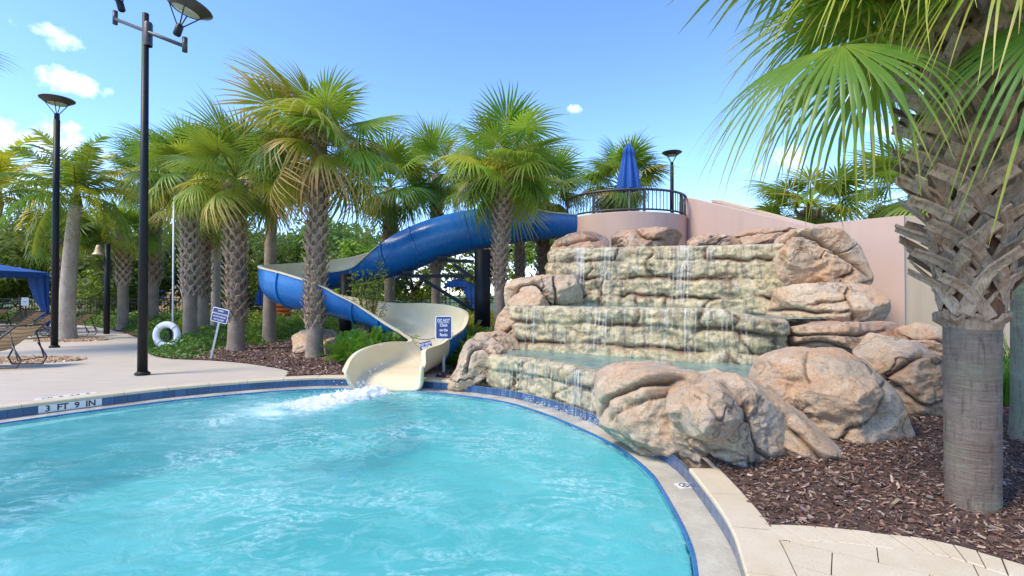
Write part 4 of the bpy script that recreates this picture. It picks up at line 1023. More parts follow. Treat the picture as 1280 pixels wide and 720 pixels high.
# splash at the slide's foot
n = 64; a = np.linspace(0, 1, n); b_ = np.linspace(-1, 1, n); A_, B_ = np.meshgrid(a, b_)
q = np.c_[A_.ravel(), B_.ravel(), np.zeros(n * n)]
px_ = -2.20 + fd[0] * (q[:, 0] * 2.3 - .15) + fd[1] * q[:, 1] * (.24 + .42 * q[:, 0]); py_ = 8.86 + fd[1] * (q[:, 0] * 2.3 - .15) - fd[0] * q[:, 1] * (.24 + .42 * q[:, 0])
env = np.clip(1 - q[:, 1] ** 2, 0, 1) ** .7 * sstep(0, .12, q[:, 0]) * (1 - sstep(.3, 1, q[:, 0]))
hz = .12 * env * (.7 + .9 * np.abs(fbm(np.c_[px_ * 4, py_ * 4, px_ * 0], 4, .6))) + .05 * env * fbm(np.c_[px_ * 13, py_ * 13, px_ * 0], 3)
idx = np.arange(n * n).reshape(n, n); Q = np.stack([idx[:-1, :-1], idx[:-1, 1:], idx[1:, 1:], idx[1:, :-1]], -1).reshape(-1, 4)
V = np.c_[px_, py_, Z_WATER - .02 + hz]
me1 = np_mesh('splash_foam', V, Q, M['foam'], True, attrs={'thin': 1 - np.clip(env * 1.25, 0, 1)})
def gen_sp(r, n):
    u = r.rand(n) ** 1.3; v = np.clip(r.normal(0, .5, n), -1.4, 1.4); w = .20 + .42 * u
    x = -2.30 + fd[0] * (u * 2.0 - .1) + fd[1] * v * w; y = 8.86 + fd[1] * (u * 2.0 - .1) - fd[0] * v * w
    return np.c_[x, y, Z_WATER + np.abs(r.normal(0, .17, n)) * np.exp(-v * v) * (1.1 - u) ** 1.5 * 1.1]
o = mobj('splash_foam', me1); tag(o, 'white churning splash where the slide channel meets the pool', 'splash', kind='stuff')
o = mobj('splash_droplets', spray('splash_droplets', 1500, gen_sp, .003, .013, 8)); tag(o, 'white water droplets thrown up at the foot of the slide', 'splash', kind='stuff')

# ------------------------------------------------------------------ pink platform, walls, railing
pc = Vector((3.62, 16.4)); PR = 1.92; PZ = 3.86
plat = thing('slide_platform', 'round pink stucco slide platform above the cascade', 'platform', (pc.x, pc.y, 0))
pm = MB().lathe([(PR, 0), (PR, PZ - .02), (PR - .02, PZ), (.01, PZ)], 64)
me = pm.mesh('wall', M['pink_stucco']); auto_smooth(me, 40); mobj('wall', me, plat)
def rail_pt(a, r, z): return Vector((pc.x + r * math.cos(a), pc.y + r * math.sin(a), z))
rl = thing('railing', 'curved bronze metal railing on the pink platform', 'railing', (pc.x, pc.y - PR + .1, PZ))
ro = rl.location; RA0, RA1, RR = R(183), R(366), PR - .06
arc = [rail_pt(a, RR, 0) - Vector((ro.x, ro.y, 0)) for a in np.linspace(RA0, RA1, 44)]
for nm, z, rad in (('top_rail', .64, .038), ('bottom_rail', .07, .030)):
    MB().tube([p + Vector((0, 0, z)) for p in arc], rad, 8).build(nm, M['bronze_metal'], rl, True)
bal = MB().tube([(0, 0, .07), (0, 0, .64)], .013, 6).mesh('baluster', M['bronze_metal'], True)
pst = MB().box((0, 0, .32), (.06, .06, .64)).mesh('post', M['bronze_metal'])
nb_ = 48
for k in range(nb_ + 1):
    a = RA0 + (RA1 - RA0) * k / nb_; p = rail_pt(a, RR, 0) - Vector((ro.x, ro.y, 0))
    if k % 12 == 0: mobj('post', pst, rl, p, (0, 0, a))
    else: mobj('baluster', bal, rl, p)
# sloping stair wall, then level wall with its end face
def wall_run(name, pts, tops, th, mat, cap=None):
    label, cat = name[1], 'wall'; w = thing(name[0], label, cat, (pts[0][0], pts[0][1], 0)); o = Vector((pts[0][0], pts[0][1], 0))
    d = (Vector(pts[1]) - Vector(pts[0])).normalized(); nb = Vector((d.y, -d.x)) * th
    a, b_ = Vector(pts[0]), Vector(pts[1])
    if (a + nb).length < a.length: nb = -nb
    V = [(*a, 0), (*b_, 0), (*(b_ + nb), 0), (*(a + nb), 0), (*a, tops[0]), (*b_, tops[1]), (*(b_ + nb), tops[1]), (*(a + nb), tops[0])]
    MB().add([Vector(v) - o for v in V], [(3, 2, 1, 0), (4, 5, 6, 7), (0, 1, 5, 4), (1, 2, 6, 5), (2, 3, 7, 6), (3, 0, 4, 7)]).build('wall', mat, w)
    if cap:
        e = -nb.normalized() * .03; V = []
        for dz in (.002, cap):
            for q, tp in ((a + e, tops[0]), (b_ + e, tops[1]), (b_ + nb - e, tops[1]), (a + nb - e, tops[0])): V.append((*q, tp + dz))
        MB().add([Vector(v) - o for v in V], [(3, 2, 1, 0), (4, 5, 6, 7)] + [(i, (i + 1) % 4, 4 + (i + 1) % 4, 4 + i) for i in range(4)]).build('cap', M['cap_stone'], w)
    return w
wa0, wa1 = D(857, 247, 15.55), D(1016, 284.5, 11.0)
wall_run(('stair_wall', 'pink stucco stair wall sloping down from the round platform'), [wa0.xy, wa1.xy], [wa0.z, wa1.z], .25, M['pink_stucco'])
wb0, wb1 = D(890, 249, 16.9), D(1030, 286, 11.9)
wall_run(('back_stair_wall', 'far stair wall with beige sloping cap seen over the pink one'), [wb0.xy, wb1.xy], [wb0.z - .08, wb1.z - .08], .25, M['pink_stucco'], .07)
wc0, wc1 = D(1014, 281.3, 11.05), D(1130, 269, 9.7)
wall_run(('level_wall', 'level topped pink wall right of the big upper boulder'), [wc0.xy, wc1.xy], [wc1.z, wc1.z], .3, M['pink_stucco'])
w_ = thing('end_wall', 'beige stucco wall end turning away behind the near palm', 'wall', (wc1.x, wc1.y, 0))
MB().box((2.0, .18, wc1.z / 2 - .002), (4.0, .3, wc1.z - .004)).build('wall', M['beige_stucco'], w_)

# ------------------------------------------------------------------ lamps, umbrella
def lamp_head(parent, loc, s=1.0, tilt=(0, 0, 0)):
    h = MB().lathe([(.02, .16), (.40, .165), (.415, .15), (.40, .125), (.25, .03), (.235, .02), (.225, .03)], 28).mesh('lamp_shade', M['bronze_metal']); auto_smooth(h, 40)
    o = mobj('lamp_shade', h, parent, loc, tilt, s)
    mobj('lens', MB().lathe([(.228, .032), (.12, .012), (.001, .006)], 24).mesh('lens', M['lens'], True), o)
    st = MB()
    for k in range(4):
        a = k * math.pi / 2 + .5; st.tube([(.045 * math.cos(a), .045 * math.sin(a), -.27), (.26 * math.cos(a), .26 * math.sin(a), .035), (.33 * math.cos(a), .33 * math.sin(a), .085)], .012, 6)
    mobj('strut', st.mesh('strut', M['bronze_metal'], True), o)
    mobj('ballast', MB().lathe([(.001, -.46), (.05, -.46), (.065, -.44), (.065, -.28), (.05, -.25), (.001, -.25)], 14).mesh('ballast', M['black_metal'], True), o)
def lamp(label, base, h, rb, rt, z0=0.0, s=1.0):
    t = thing('street_lamp', label, 'lamp post', (base[0], base[1], z0), 0, 'lamp posts round the pool')
    MB().tube([(0, 0, 0), (0, 0, h)], [rb, rt], 16).build('pole', M['black_metal'], t, True)
    MB().lathe([(rb * 1.5, 0), (rb * 1.5, .03), (rb * 1.05, .06)], 20).build('base_plate', M['black_metal'], t)
    if s: lamp_head(t, (0, 0, h + .44 * s), s)
    return t
b1 = G(178, 468); top1 = D(188, 17, 9.62)
t = lamp('tall black lamp post with two dish lamps on a cross arm', (b1.x, b1.y), top1.z, .085, .055, 0, 0)
t.children[0].rotation_euler = (0, math.atan((top1.x - b1.x) * .4 / top1.z), 0)
e1, e0 = D(231, 58, 9.2) - Vector((b1.x, b1.y, 0)), D(144, 24, 10.0) - Vector((b1.x, b1.y, 0)); mdl = (e0 + e1) / 2
MB().tube([e0, e1], .035, 10).build('cross_arm', M['bronze_metal'], t, True)
MB().lathe([(.075, 0), (.075, .42), (.06, .45)], 14, (top1.x - b1.x - .04, 0, top1.z - .62)).build('sleeve', M['bronze_metal'], t, True)
for e, tl_ in ((e1, (R(-4), R(17), 0)), (e0, (R(4), R(-14), 0))):
    MB().tube([e + Vector((0, 0, -.10)), e + Vector((0, 0, .16))], .045, 10).build('arm_socket', M['bronze_metal'], t, True)
    lamp_head(t, e + Vector((0, 0, .62)), 1.0, tl_)
b2 = G(68, 434); tp = D(72, 150, b2.y); lamp('black lamp post with a single dish lamp by the loungers', (b2.x, b2.y), tp.z, .085, .075)
b3 = D(840, 235, 20.5); tp = D(840, 208, 20.5); lamp('bronze dish lamp standing behind the round platform', (b3.x, b3.y), tp.z, .085, .07, 0, .95)

def closed_umbrella(label, loc, h0, h1, rad, seed, folds=8):
    t = thing('closed_umbrella', label, 'umbrella', loc)
    MB().tube([(0, 0, 0), (0, 0, h1 + .06)], .025, 8).build('pole', M['steel_grey'], t, True)
    m = 64; V, F = [], []; prof = [(h0, 1.0), (h0 + .06, 1.02), (h0 + (h1 - h0) * .3, .86), (h0 + (h1 - h0) * .6, .62), (h0 + (h1 - h0) * .78, .46), (h0 + (h1 - h0) * .80, .53), (h0 + (h1 - h0) * .9, .36), (h1, .07)]
    for z, k in prof:
        for i in range(m):
            a = 2 * math.pi * i / m; w = 1 + .24 * math.cos(a * folds + .4 * math.sin(3 * a + seed)) * (1 if z < h1 - .1 else .2); V.append((rad * k * w * math.cos(a), rad * k * w * math.sin(a), z + (.03 * math.cos(a * folds) if z == h0 else 0)))
    for q in range(len(prof) - 1):
        for i in range(m): F.append((q * m + i, q * m + (i + 1) % m, (q + 1) * m + (i + 1) % m, (q + 1) * m + i))
    F.append(tuple(range((len(prof) - 1) * m, len(prof) * m)))
    mobj('canopy', np_mesh('canopy', V, F, M['blue_canvas'], True), t)
u0, u1 = D(786, 238, 16.6), D(786, 179, 16.6)
closed_umbrella('furled blue patio umbrella on the round platform', (u0.x, u0.y, PZ), u0.z - PZ, u1.z - PZ, .33, 1)
u0, u1 = D(326, 381, 24.0), D(326, 354, 24.0)
closed_umbrella('small furled blue umbrella beyond the slide bend', (u0.x, u0.y, 0), u0.z, u1.z, .2, 2)

# ------------------------------------------------------------------ signs and rescue gear
def round_plate(w, h, t, r=.02):
    pts = []
    for cx, cy, a0 in ((w / 2 - r, h / 2 - r, 0), (-w / 2 + r, h / 2 - r, 90), (-w / 2 + r, -h / 2 + r, 180), (w / 2 - r, -h / 2 + r, 270)):
        for k in range(5): a = R(a0 + k * 22.5); pts.append((cx + r * math.cos(a), cy + r * math.sin(a)))
    n = len(pts); V = [(x, -t / 2, y) for x, y in pts] + [(x, t / 2, y) for x, y in pts]
    return MB().add(V, [tuple(range(n)), tuple(range(2 * n - 1, n - 1, -1))] + [((k + 1) % n, k, n + k, n + (k + 1) % n) for k in range(n)])
def sign(label, base, zc, w, h, lines, size, tilt=0.0, pole_top=None, post='steel_grey', pw=.05, rz=0.0, face='navy_sign', ink='letter_white', spacing=.82, underline=None):
    t = thing('warning_sign', label, 'sign', base, rz); t.rotation_euler = (0, tilt, rz)
    m = MB().box((0, .022, zc / 2), (pw, .012, zc)); m.box((-pw / 2 + .006, .034, zc / 2), (.010, .014, zc)); m.box((pw / 2 - .006, .034, zc / 2), (.010, .014, zc)); m.build('post', M[post], t)
    round_plate(w, h, .012, .03).build('border', M['letter_white'], t, loc=(0, 0, zc))
    round_plate(w - .03, h - .03, .006, .02).build('panel', M[face], t, loc=(0, -.0062, zc))
    mobj('lettering', text_mesh(lines, size, M[ink], .0008, spacing=spacing, bold=size * .015), t, (0, -.0102, zc - size * .02), (R(90), 0, 0), (.74, 1, 1))
    if underline: MB().box((0, -.0102, zc + underline[0]), (underline[1], .001, .008)).build('underline', M[ink], t)
    return t
b_ = G(554.5, 466); z1 = D(555, 395, b_.y).z; z0 = D(555, 424, b_.y).z
sign('upright navy sign reading DO NOT Climb on the Rocks beside the slide', b_, (z0 + z1) / 2, 20.5 / 640 * b_.y, z1 - z0, 'DO NOT\nClimb\non the\nRocks', .080, 0, spacing=1.14, underline=(.092, .21))
b_ = G(262.5, 449); zc = 1.04
sign('leaning navy notice sign in the bed left of the slide', b_, zc, .40, .33, 'DANGER\nDIVING AND RUNNING\nON WET SURFACES\nNOT ALLOWED', .046, R(13), rz=R(-4), spacing=1.5)
b_ = D(31, 405, 21.0); b_.z = 0
sign('tiny white and blue notice sign on a black post behind the loungers', b_, D(31, 377, 21).z, .32, .33, 'CABANAS', .05, 0, post='black_metal', face='letter_white', ink='navy_sign')
# life ring on its black stub post, and the white reach pole
b_ = G(209, 438); lr = D(208.5, 419, b_.y - .08)
t = thing('life_ring', 'white life ring hung on a short black post by the deck edge', 'life ring', lr)
ri = MB(); nR = 36; V, F = [], []
for i in range(nR):
    a = 2 * math.pi * i / nR
    for k in range(12):
        q = 2 * math.pi * k / 12; rr = .285 + .088 * math.cos(q); V.append((rr * math.cos(a), .065 * math.sin(q), rr * math.sin(a)))
for i in range(nR):
    for k in range(12): F.append((i * 12 + k, ((i + 1) % nR) * 12 + k, ((i + 1) % nR) * 12 + (k + 1) % 12, i * 12 + (k + 1) % 12))
mobj('ring', np_mesh('ring', V, F, M['white_paint'], True), t)
for k in range(4):
    a = math.pi / 4 + k * math.pi / 2; q = Vector((.285 * math.cos(a), 0, .285 * math.sin(a))); d = Vector((math.cos(a), 0, math.sin(a)))
    MB().tube([q + d * .093 * math.cos(x) + Vector((0, .070 * math.sin(x), 0)) for x in np.linspace(0, 6.283, 13)[:-1]], .012, 5, closed=True).build('band', M['rope'], t)
MB().tube([(.30 * math.cos(a), -.05 + .02 * math.sin(5 * a), .30 * math.sin(a) - .10 * max(0, math.sin(a * 2))) for a in np.linspace(3.4, 4.2, 12)] + [(-.20, -.07, -.42)], .008, 5).build('rope', M['rope'], t)
t = thing('rescue_post', 'short black post holding the white life ring', 'post', (b_.x + .02, b_.y + .06, 0))
MB().tube([(0.04, -.02, 0), (0.04, -.02, lr.z + .22)], .04, 10).build('post', M['black_metal'], t, True)
MB().box((0.04, -.10, lr.z + .15), (.05, .16, .05)).build('hook', M['black_metal'], t)
p1 = D(209, 252, b_.y + .1)
t = thing('reach_pole', 'long thin white rescue pole standing behind the life ring', 'pole', (b_.x + .05, b_.y + .14, 0))
MB().tube([(0, 0, 0), (0, 0, p1.z)], .022, 8).build('pole', M['white_paint'], t, True)
MB().tube([(0, 0, p1.z - .02), (0, 0, p1.z + .05), (.03, 0, p1.z + .14), (.08, 0, p1.z + .12)], .012, 6).build('hook', M['white_paint'], t, True)
# bell lamp
bp = D(133.5, 390, 19.5)
t = thing('bell_lamp', 'black post with a cream bell shaped lamp on its side', 'lamp', (bp.x, bp.y, 0))
zt = D(133, 305, 19.5).z
MB().tube([(0, 0, 0), (0, 0, zt)], .10, 12).build('post', M['black_metal'], t, True)
MB().tube([(0, -.02, zt - .05), (-.12, -.1, zt + .02), (-.26, -.1, zt - .02)], .02, 6).build('bracket', M['black_metal'], t, True)
MB().lathe([(.03, .02), (.07, 0), (.10, -.12), (.13, -.24), (.20, -.34), (.215, -.36), (.19, -.35)], 20, (-.26, -.1, zt - .06)).build('lamp_shade', M['bell'], t, True)

# ------------------------------------------------------------------ loungers, cabanas, small far things
def make_lounger():
    t = thing('sun_lounger', 'x', 'sun lounger', (0, 0, 0), 0, 'sun loungers on the deck')
    f = MB(); w = .31; zs = .36; bx, bz = .62, .50
    for s in (-1, 1):
        f.tube([(-1.25, s * w, zs - .02), (-.6, s * w, zs), (0, s * w, zs)], .018, 7); f.tube([(0, s * w, zs), (bx, s * w, zs + bz)], .018, 7)
    f.tube([(bx, -w, zs + bz), (bx, w, zs + bz)], .018, 7); f.tube([(-1.25, -w, zs - .02), (-1.25, w, zs - .02)], .018, 7); f.build('frame', M['bronze_metal'], t, True)
    for x0, x1 in ((-1.0, -.55), (.05, .62)):
        for s in (-1, 1):
            MB().tube([(x0, s * w, zs), (x0 - .10, s * w, .17), (x0 - .02, s * w, .025), (x1 + .02, s * w, .025), (x1 + .10, s * w, .17), (x1 - .08, s * w, zs - .01 + (.13 if x0 > 0 else 0))], .016, 6).build('leg', M['bronze_metal'], t, True)
    MB().tube([(.5, -w, zs + .36), (.66, -w, .17), (.66, w, .17), (.5, w, zs + .36)], .013, 6).build('back_prop', M['bronze_metal'], t, True)
    def sling(name, pts):
        V, F = [], []; n = len(pts); m = 6
        for x, z in pts:
            for k in range(m + 1): V.append((x, -w + 2 * w * k / m, z - .03 * math.sin(math.pi * k / m)))
        V += [(x, y, z - .008) for x, y, z in V]; o = n * (m + 1)
        for i in range(n - 1):
            for k in range(m): a = i * (m + 1) + k; F += [(a, a + 1, a + m + 2, a + m + 1), (o + a + m + 1, o + a + m + 2, o + a + 1, o + a)]
        mobj(name, np_mesh(name, V, F, M['sling'], True), t)
    sling('seat_sling', [(-1.24 + 1.24 * i / 16, zs - .02 * (1 - i / 16) - .015 * math.sin(i / 16 * math.pi)) for i in range(17)])
    sling('back_sling', [(bx * i / 10 + .012, zs + bz * i / 10 - .02 * math.sin(i / 10 * math.pi)) for i in range(11)])
    return t
lg = make_lounger()
spots = [((37, 405), 10.6, 4, 'nearest brown sling lounger, cut off by the frame, by the pebble patch'), ((51, 389.5), 19.0, 14, 'pale sling lounger in front of the blue curtain'), ((66, 393), 17.6, 16, 'pale sling lounger just behind the single lamp post'),
         ((113, 391.5), 18.4, 16, 'sling lounger half hidden by the grey feather palm trunk'), ((38, 386.5), 21.5, 6, 'brown sling lounger behind the tiny white notice sign'), ((4, 386), 20.0, 8, 'lounger under the left end of the blue cabana')]
for i, ((px, py), Y, a, lab) in enumerate(spots):
    o = lg if i == 0 else copy_tree(lg); o['label'] = lab; q = D(px, py, Y); rz = R(a); k = .62 / .62
    sc = q.z / .86 if i else 1.0; sc = min(max(sc, .9), 1.15); o.scale = (sc,) * 3
    o.location = (q.x - .62 * sc * math.cos(rz), Y - .62 * sc * math.sin(rz), 0); o.rotation_euler = (0, 0, rz)
def cabana(label, c, w, d, hv, ht, curtain_x=None, cs=-1):
    t = thing('cabana', label, 'cabana', (c[0], c[1], 0))
    V = [(-w / 2, -d / 2, hv), (w / 2, -d / 2, hv), (w / 2, d / 2, hv), (-w / 2, d / 2, hv), (0, 0, ht)]; n = 4
    V += [(x, y, hv - .22) for x, y, z in V[:4]]
    mobj('canopy', np_mesh('canopy', V, [(0, 1, 4), (1, 2, 4), (2, 3, 4), (3, 0, 4)] + [(k, (k + 1) % 4, 5 + (k + 1) % 4, 5 + k)[::-1] for k in range(4)], M['blue_canvas']), t)
    for sx in (-1, 1):
        for sy in (-1, 1): MB().box((sx * (w / 2 - .06), sy * (d / 2 - .06), (hv - .02) / 2), (.06, .06, hv - .02)).build('post', M['bronze_metal'], t)
    for cx in (curtain_x or []):
        V, F = [], []; m = 40; rows = [(hv - .05, .42, 0), (hv * .75, .36, .04), (hv * .48, .24, .12), (hv * .36, .15, .20), (hv * .30, .17, .20), (.12, .26, .14), (.03, .28, .14)]
        for z, rw, sh in rows:
            for k in range(m):
                a = 2 * math.pi * k / m; f = 1 + .22 * math.cos(a * 7); V.append((cx - .38 + sh * 1.5 + rw * f * math.cos(a), cs * (d / 2 - .12) + .35 * rw * f * math.sin(a), z))
        for q in range(len(rows) - 1):
            for k in range(m): F.append((q * m + k, q * m + (k + 1) % m, (q + 1) * m + (k + 1) % m, (q + 1) * m + k))
        mobj('curtain', np_mesh('curtain', V, F, M['blue_canvas'], True), t)
c = D(62, 341, 22.5); cabana('large blue fabric cabana with a tied curtain behind the loungers', (c.x - 2.6, c.y - 1.5), 5.2, 3.0, c.z, c.z + .6, [2.6], 1)
c = D(597, 354, 29); cabana('small far blue cabana seen past the black slide column', (c.x - .9, c.y + .9), 1.9, 1.9, c.z, c.z + .4, [.85])
fl = D(352, 381, 24.5); t = thing('ring_float_stack', 'stack of orange ring floats beyond the fence by the slide bend', 'floats', (fl.x, fl.y, 0))
for k in range(4):
    MB().tube([(.34 * math.cos(a), .34 * math.sin(a), fl.z - .42 + k * .2) for a in np.linspace(0, 6.283, 25)[:-1]], .10, 8, closed=True).build('ring_float', M['orange'], t, True)
MB().box((0, 0, (fl.z - .55) / 2), (.8, .8, fl.z - .55)).build('stand', M['white_paint'], t)
ub = G(285, 432); t = thing('utility_box', 'small black box on a stake behind the leaning notice sign', 'box', (ub.x + .1, 15.2, 0))
MB().box((0, 0, .58), (.36, .2, .42), None, .02).build('case', M['black_metal'], t); MB().box((0, 0, .2), (.08, .08, .4)).build('stake', M['black_metal'], t)

# ------------------------------------------------------------------ fence and far building
fe = thing('pool_fence', 'long black metal picket fence behind the planting', 'fence', (-10, 25.5, 0))
fm = MB()
for z in (1.28, 1.08, .15): fm.box((3, 0, z), (50, .035, .04))
fm.build('rail', M['black_metal'], fe)
pk = MB()
for k in range(340): pk.box((-22 + k * .147, 0, .66), (.018, .018, 1.22))
o = pk.build('picket', M['black_metal'], fe); o['kind'] = 'stuff'
pst = MB().box((0, 0, .72), (.07, .07, 1.44)).mesh('post', M['black_metal'])
for k in range(21): mobj('post', pst, fe, (-22 + k * 2.5, .0, 0))
bd = thing('lodge_building', 'low beige building with windows behind the trees beyond the fence', 'building', (-26, 44, 0))
MB().box((0, 0, 2.2), (26, 8, 4.4)).build('wall', M['beige_stucco'], bd)
rf = MB(); rf.add([(-13.6, -4.6, 4.4), (13.6, -4.6, 4.4), (13.6, 4.6, 4.4), (-13.6, 4.6, 4.4), (-10, 0, 6.6), (10, 0, 6.6)], [(0, 1, 5, 4), (1, 2, 5), (2, 3, 4, 5), (3, 0, 4), (3, 2, 1, 0)]); rf.build('roof', M['bronze_metal'], bd)
for k in range(8):
    w_ = MB().box((-11 + k * 3.1, -4.02, 1.9), (1.3, .06, 1.7)).build('window', M['white_paint'], bd); mobj('pane', MB().box((-11 + k * 3.1, -4.07, 1.9), (1.12, .04, 1.5)).mesh('pane', M['navy_sign']), w_)

# ------------------------------------------------------------------ fan palms
def fan_mesh(name, mat, seed, pet=1.0, Rf=1.05, nseg=38, spread=148, droop=.30, tipd=.5, fold=.35, rows=6, sag=.10, joined=.42, wid=1.0, ragged=.12):
    r = np.random.RandomState(seed); V, F, al = [], [], []
    npet = 5; w = .018
    for i in range(npet):                            # petiole: three sided
        f = i / (npet - 1); x = pet * f; z = -sag * f * f; ww = w * (1.5 - .8 * f)
        V += [(x, -ww, z), (x, ww, z), (x, 0, z - ww)]; al += [0.0] * 3
    for i in range(npet - 1):
        for k in range(3): a = i * 3; F.append((a + k, a + (k + 1) % 3, a + 3 + (k + 1) % 3, a + 3 + k))
    sl0 = -2 * sag / max(pet, .01)
    hub = np.array((pet, 0, -sag)); da = 2 * R(spread) / nseg
    ex = np.array((1, 0, sl0)); ex /= np.linalg.norm(ex); ez = np.array((-ex[2], 0, ex[0])); ey = np.array((0, 1, 0))
    for k in range(nseg):
        ps = -R(spread) + da * (k + .5) + r.normal(0, .02); Ri = Rf * (.62 + .38 * math.cos(ps / 2) ** 1.5) * (1 + r.normal(0, ragged * .5)); bend = r.normal(0, .05)
        tdr = tipd * r.uniform(.5, 1.5); st = len(V)
        for j in range(rows):
            s = (.03 + .97 * (j / (rows - 1)) ** .9); d_ = s * Ri
            pa = ps + bend * max(0, s - joined) ** 2 * 3
            z = -droop * (d_ / Rf) ** 2 * Rf * (.45 + .55 * abs(math.cos(ps))) - fold * abs(math.sin(pa)) * d_ * .6 - tdr * max(0, s - .5) ** 2 * Rf * 1.3
            # length is kept as the blade bends over
            hz_ = d_ * (1 - .28 * tdr * max(0, s - .5) ** 1.2)
            c = hub + hz_ * (math.cos(pa) * ex + math.sin(pa) * ey) + z * ez
            wd = d_ * math.tan(da / 2) * 1.04 if s < joined else joined * Ri * math.tan(da / 2) * 1.04 * max(.04, (1 - (s - joined) / (1 - joined)) ** .8)
            wd *= wid if s >= joined else 1
            tn = -math.sin(pa) * ex + math.cos(pa) * ey
            for q, up in ((-1, 0), (0, .45), (1, 0)): V.append(c + tn * wd * q + ez * wd * up); al.append(s)
        for j in range(rows - 1):
            a = st + j * 3
            for q in (0, 1): F.append((a + q, a + q + 1, a + q + 4, a + q + 3))
    return np_mesh(name, np.array([tuple(v) for v in V]), np.array(F), M[mat] if isinstance(mat, str) else mat, True, attrs={'along': al})
FAN = {}
for i, mt in enumerate(('fan_green', 'fan_fresh', 'fan_yellow', 'fan_dry')):
    FAN[mt] = [fan_mesh('frond', mt, 10 * i + k, pet=(.95, 1.1, .85)[k], droop=(.16, .28, .42)[k], tipd=(.18, .38, .7)[k] * (1.5 if mt == 'fan_dry' else 1), fold=(.35, .45, .5)[k], spread=(150, 140, 130)[k]) for k in range(3)]

def boot_mesh(wd=.20, h=.20, stub=.12, r0=.2, lift=.05, thick=.016, sw=.05, mat='boot', splay=.7, seed=0, nleg=4, stubw=1.0):
    """one old leaf base: two straps that hug the trunk and meet in a cut stub. x = outwards, z = up, trunk axis at x = -r0"""
    m = MB(); r = random.Random(seed)
    for s in (-1, 1):
        pts = []
        for i in range(nleg):
            f = i / (nleg - 1); a = s * (wd / 2) * (1 - f) / r0; rad = r0 + .006 + lift * f ** 1.3
            pts.append((Vector((rad * math.cos(a) - r0, rad * math.sin(a), -h * (1 - f) ** 1.1)), a))
        V, F = [], []
        for i, (p, a) in enumerate(pts):
            o = Vector((math.cos(a), math.sin(a), 0)); tn = Vector((-math.sin(a), math.cos(a), .8 * s)).normalized(); w2 = sw * (.75 + .25 * i / (nleg - 1)) * r.uniform(.85, 1.15) / 2
            V += [p - tn * w2, p + tn * w2, p + tn * w2 * .8 + o * thick, p - tn * w2 * .8 + o * thick]
        for i in range(nleg - 1):
            for k in range(4): F.append((i * 4 + k, i * 4 + (k + 1) % 4, i * 4 + 4 + (k + 1) % 4, i * 4 + 4 + k))
        F += [(3, 2, 1, 0), tuple(4 * (nleg - 1) + k for k in range(4))]; m.add(V, F)
    V, F = [], []
    for i in range(3):
        f = i / 2; c = Vector((lift - .008 + stub * splay * f * (1.15 - .15 * f), r.uniform(-.012, .012) * f * (nleg > 4), -.03 + stub * f * (.8 + .2 * f))); w2 = sw * stubw * (1.0 - .25 * f) * r.uniform(.9, 1.1); o = Vector((.8, 0, -.6 * splay)) * thick
        V += [c + Vector((0, -w2, 0)), c + Vector((0, w2, r.uniform(-.01, .01) * (i == 2))), c + Vector((0, w2 * .7, 0)) + o, c + Vector((0, -w2 * .7, 0)) + o]
    for i in range(2):
        for k in range(4): F.append((i * 4 + k, i * 4 + (k + 1) % 4, i * 4 + 4 + (k + 1) % 4, i * 4 + 4 + k))
    F += [(3, 2, 1, 0), (8, 9, 10, 11)]; m.add(V, F)
    return m.mesh('boot', M[mat])
BOOT = {mt: [boot_mesh(.20, .19, .11, .17, .05, seed=k, mat=mt) for k in range(3)] for mt in ('boot', 'boot_grey')}

def trunk_mesh(h, r0, r1, lean, mat, flare=1.25, n=20, wob=.012, seed=0):
    m = 26; V = []; F = []; r = np.random.RandomState(seed)
    for i in range(m):
        f = i / (m - 1); rr = r0 + (r1 - r0) * f; rr *= 1 + (flare - 1) * math.exp(-f * h / .25); cx, cy = lean[0] * f * f, lean[1] * f * f
        for k in range(n):
            a = 2 * math.pi * k / n; q = rr * (1 + wob * 3 * math.sin(a * 2 + f * 5 + seed) * .3 + r.normal(0, wob)); V.append((cx + q * math.cos(a), cy + q * math.sin(a), h * f))
    for i in range(m - 1):
        for k in range(n): F.append((i * n + k, i * n + (k + 1) % n, (i + 1) * n + (k + 1) % n, (i + 1) * n + k))
    F.append(tuple(range((m - 1) * n, m * n))); return np_mesh('trunk', V, F, M[mat], True)

def spray_mesh(seed, L=.9, n=90, mat='flower_cream'):
    r = np.random.RandomState(seed); V, F, al = [], [], []
    def strand(p, d, ln, w, seg=4):
        st = len(V); p = np.array(p, float); d = np.array(d, float); s_ = np.cross(d, (0, 0, 1.0)); s_ /= np.linalg.norm(s_) + 1e-9
        for i in range(seg + 1):
            V.append(p - s_ * w); V.append(p + s_ * w + (0, 0, w)); al.extend((i / seg,) * 2); d = d + np.array((0, 0, -.32)); d /= np.linalg.norm(d); p = p + d * ln / seg
        for i in range(seg): a = st + 2 * i; F.append((a, a + 1, a + 3, a + 2))
    for i in range(9): strand((0, 0, 0), (1, r.normal(0, .25), .5 + r.normal(0, .2)), L, .008)
    for i in range(n):
        f = r.uniform(.35, .95); p = np.array((L * f * .85, r.normal(0, .12 + .15 * f), .30 * f - .5 * f * f + r.normal(0, .07)))
        strand(p, (r.normal(.3, .5), r.normal(0, .6), r.normal(.0, .4)), r.uniform(.15, .34), .010, 3)
        for _ in range(3):
            q = p + r.normal(0, .09, 3); strand(q, (r.normal(.1, .6), r.normal(0, .6), r.normal(-.3, .3)), r.uniform(.06, .16), .012, 2)
    return np_mesh('flower_spray', np.array(V), np.array(F), M[mat], True, attrs={'along': al})
SPRAY = {m: spray_mesh(i, mat=m) for i, m in enumerate(('flower_cream', 'flower_yellow'))}

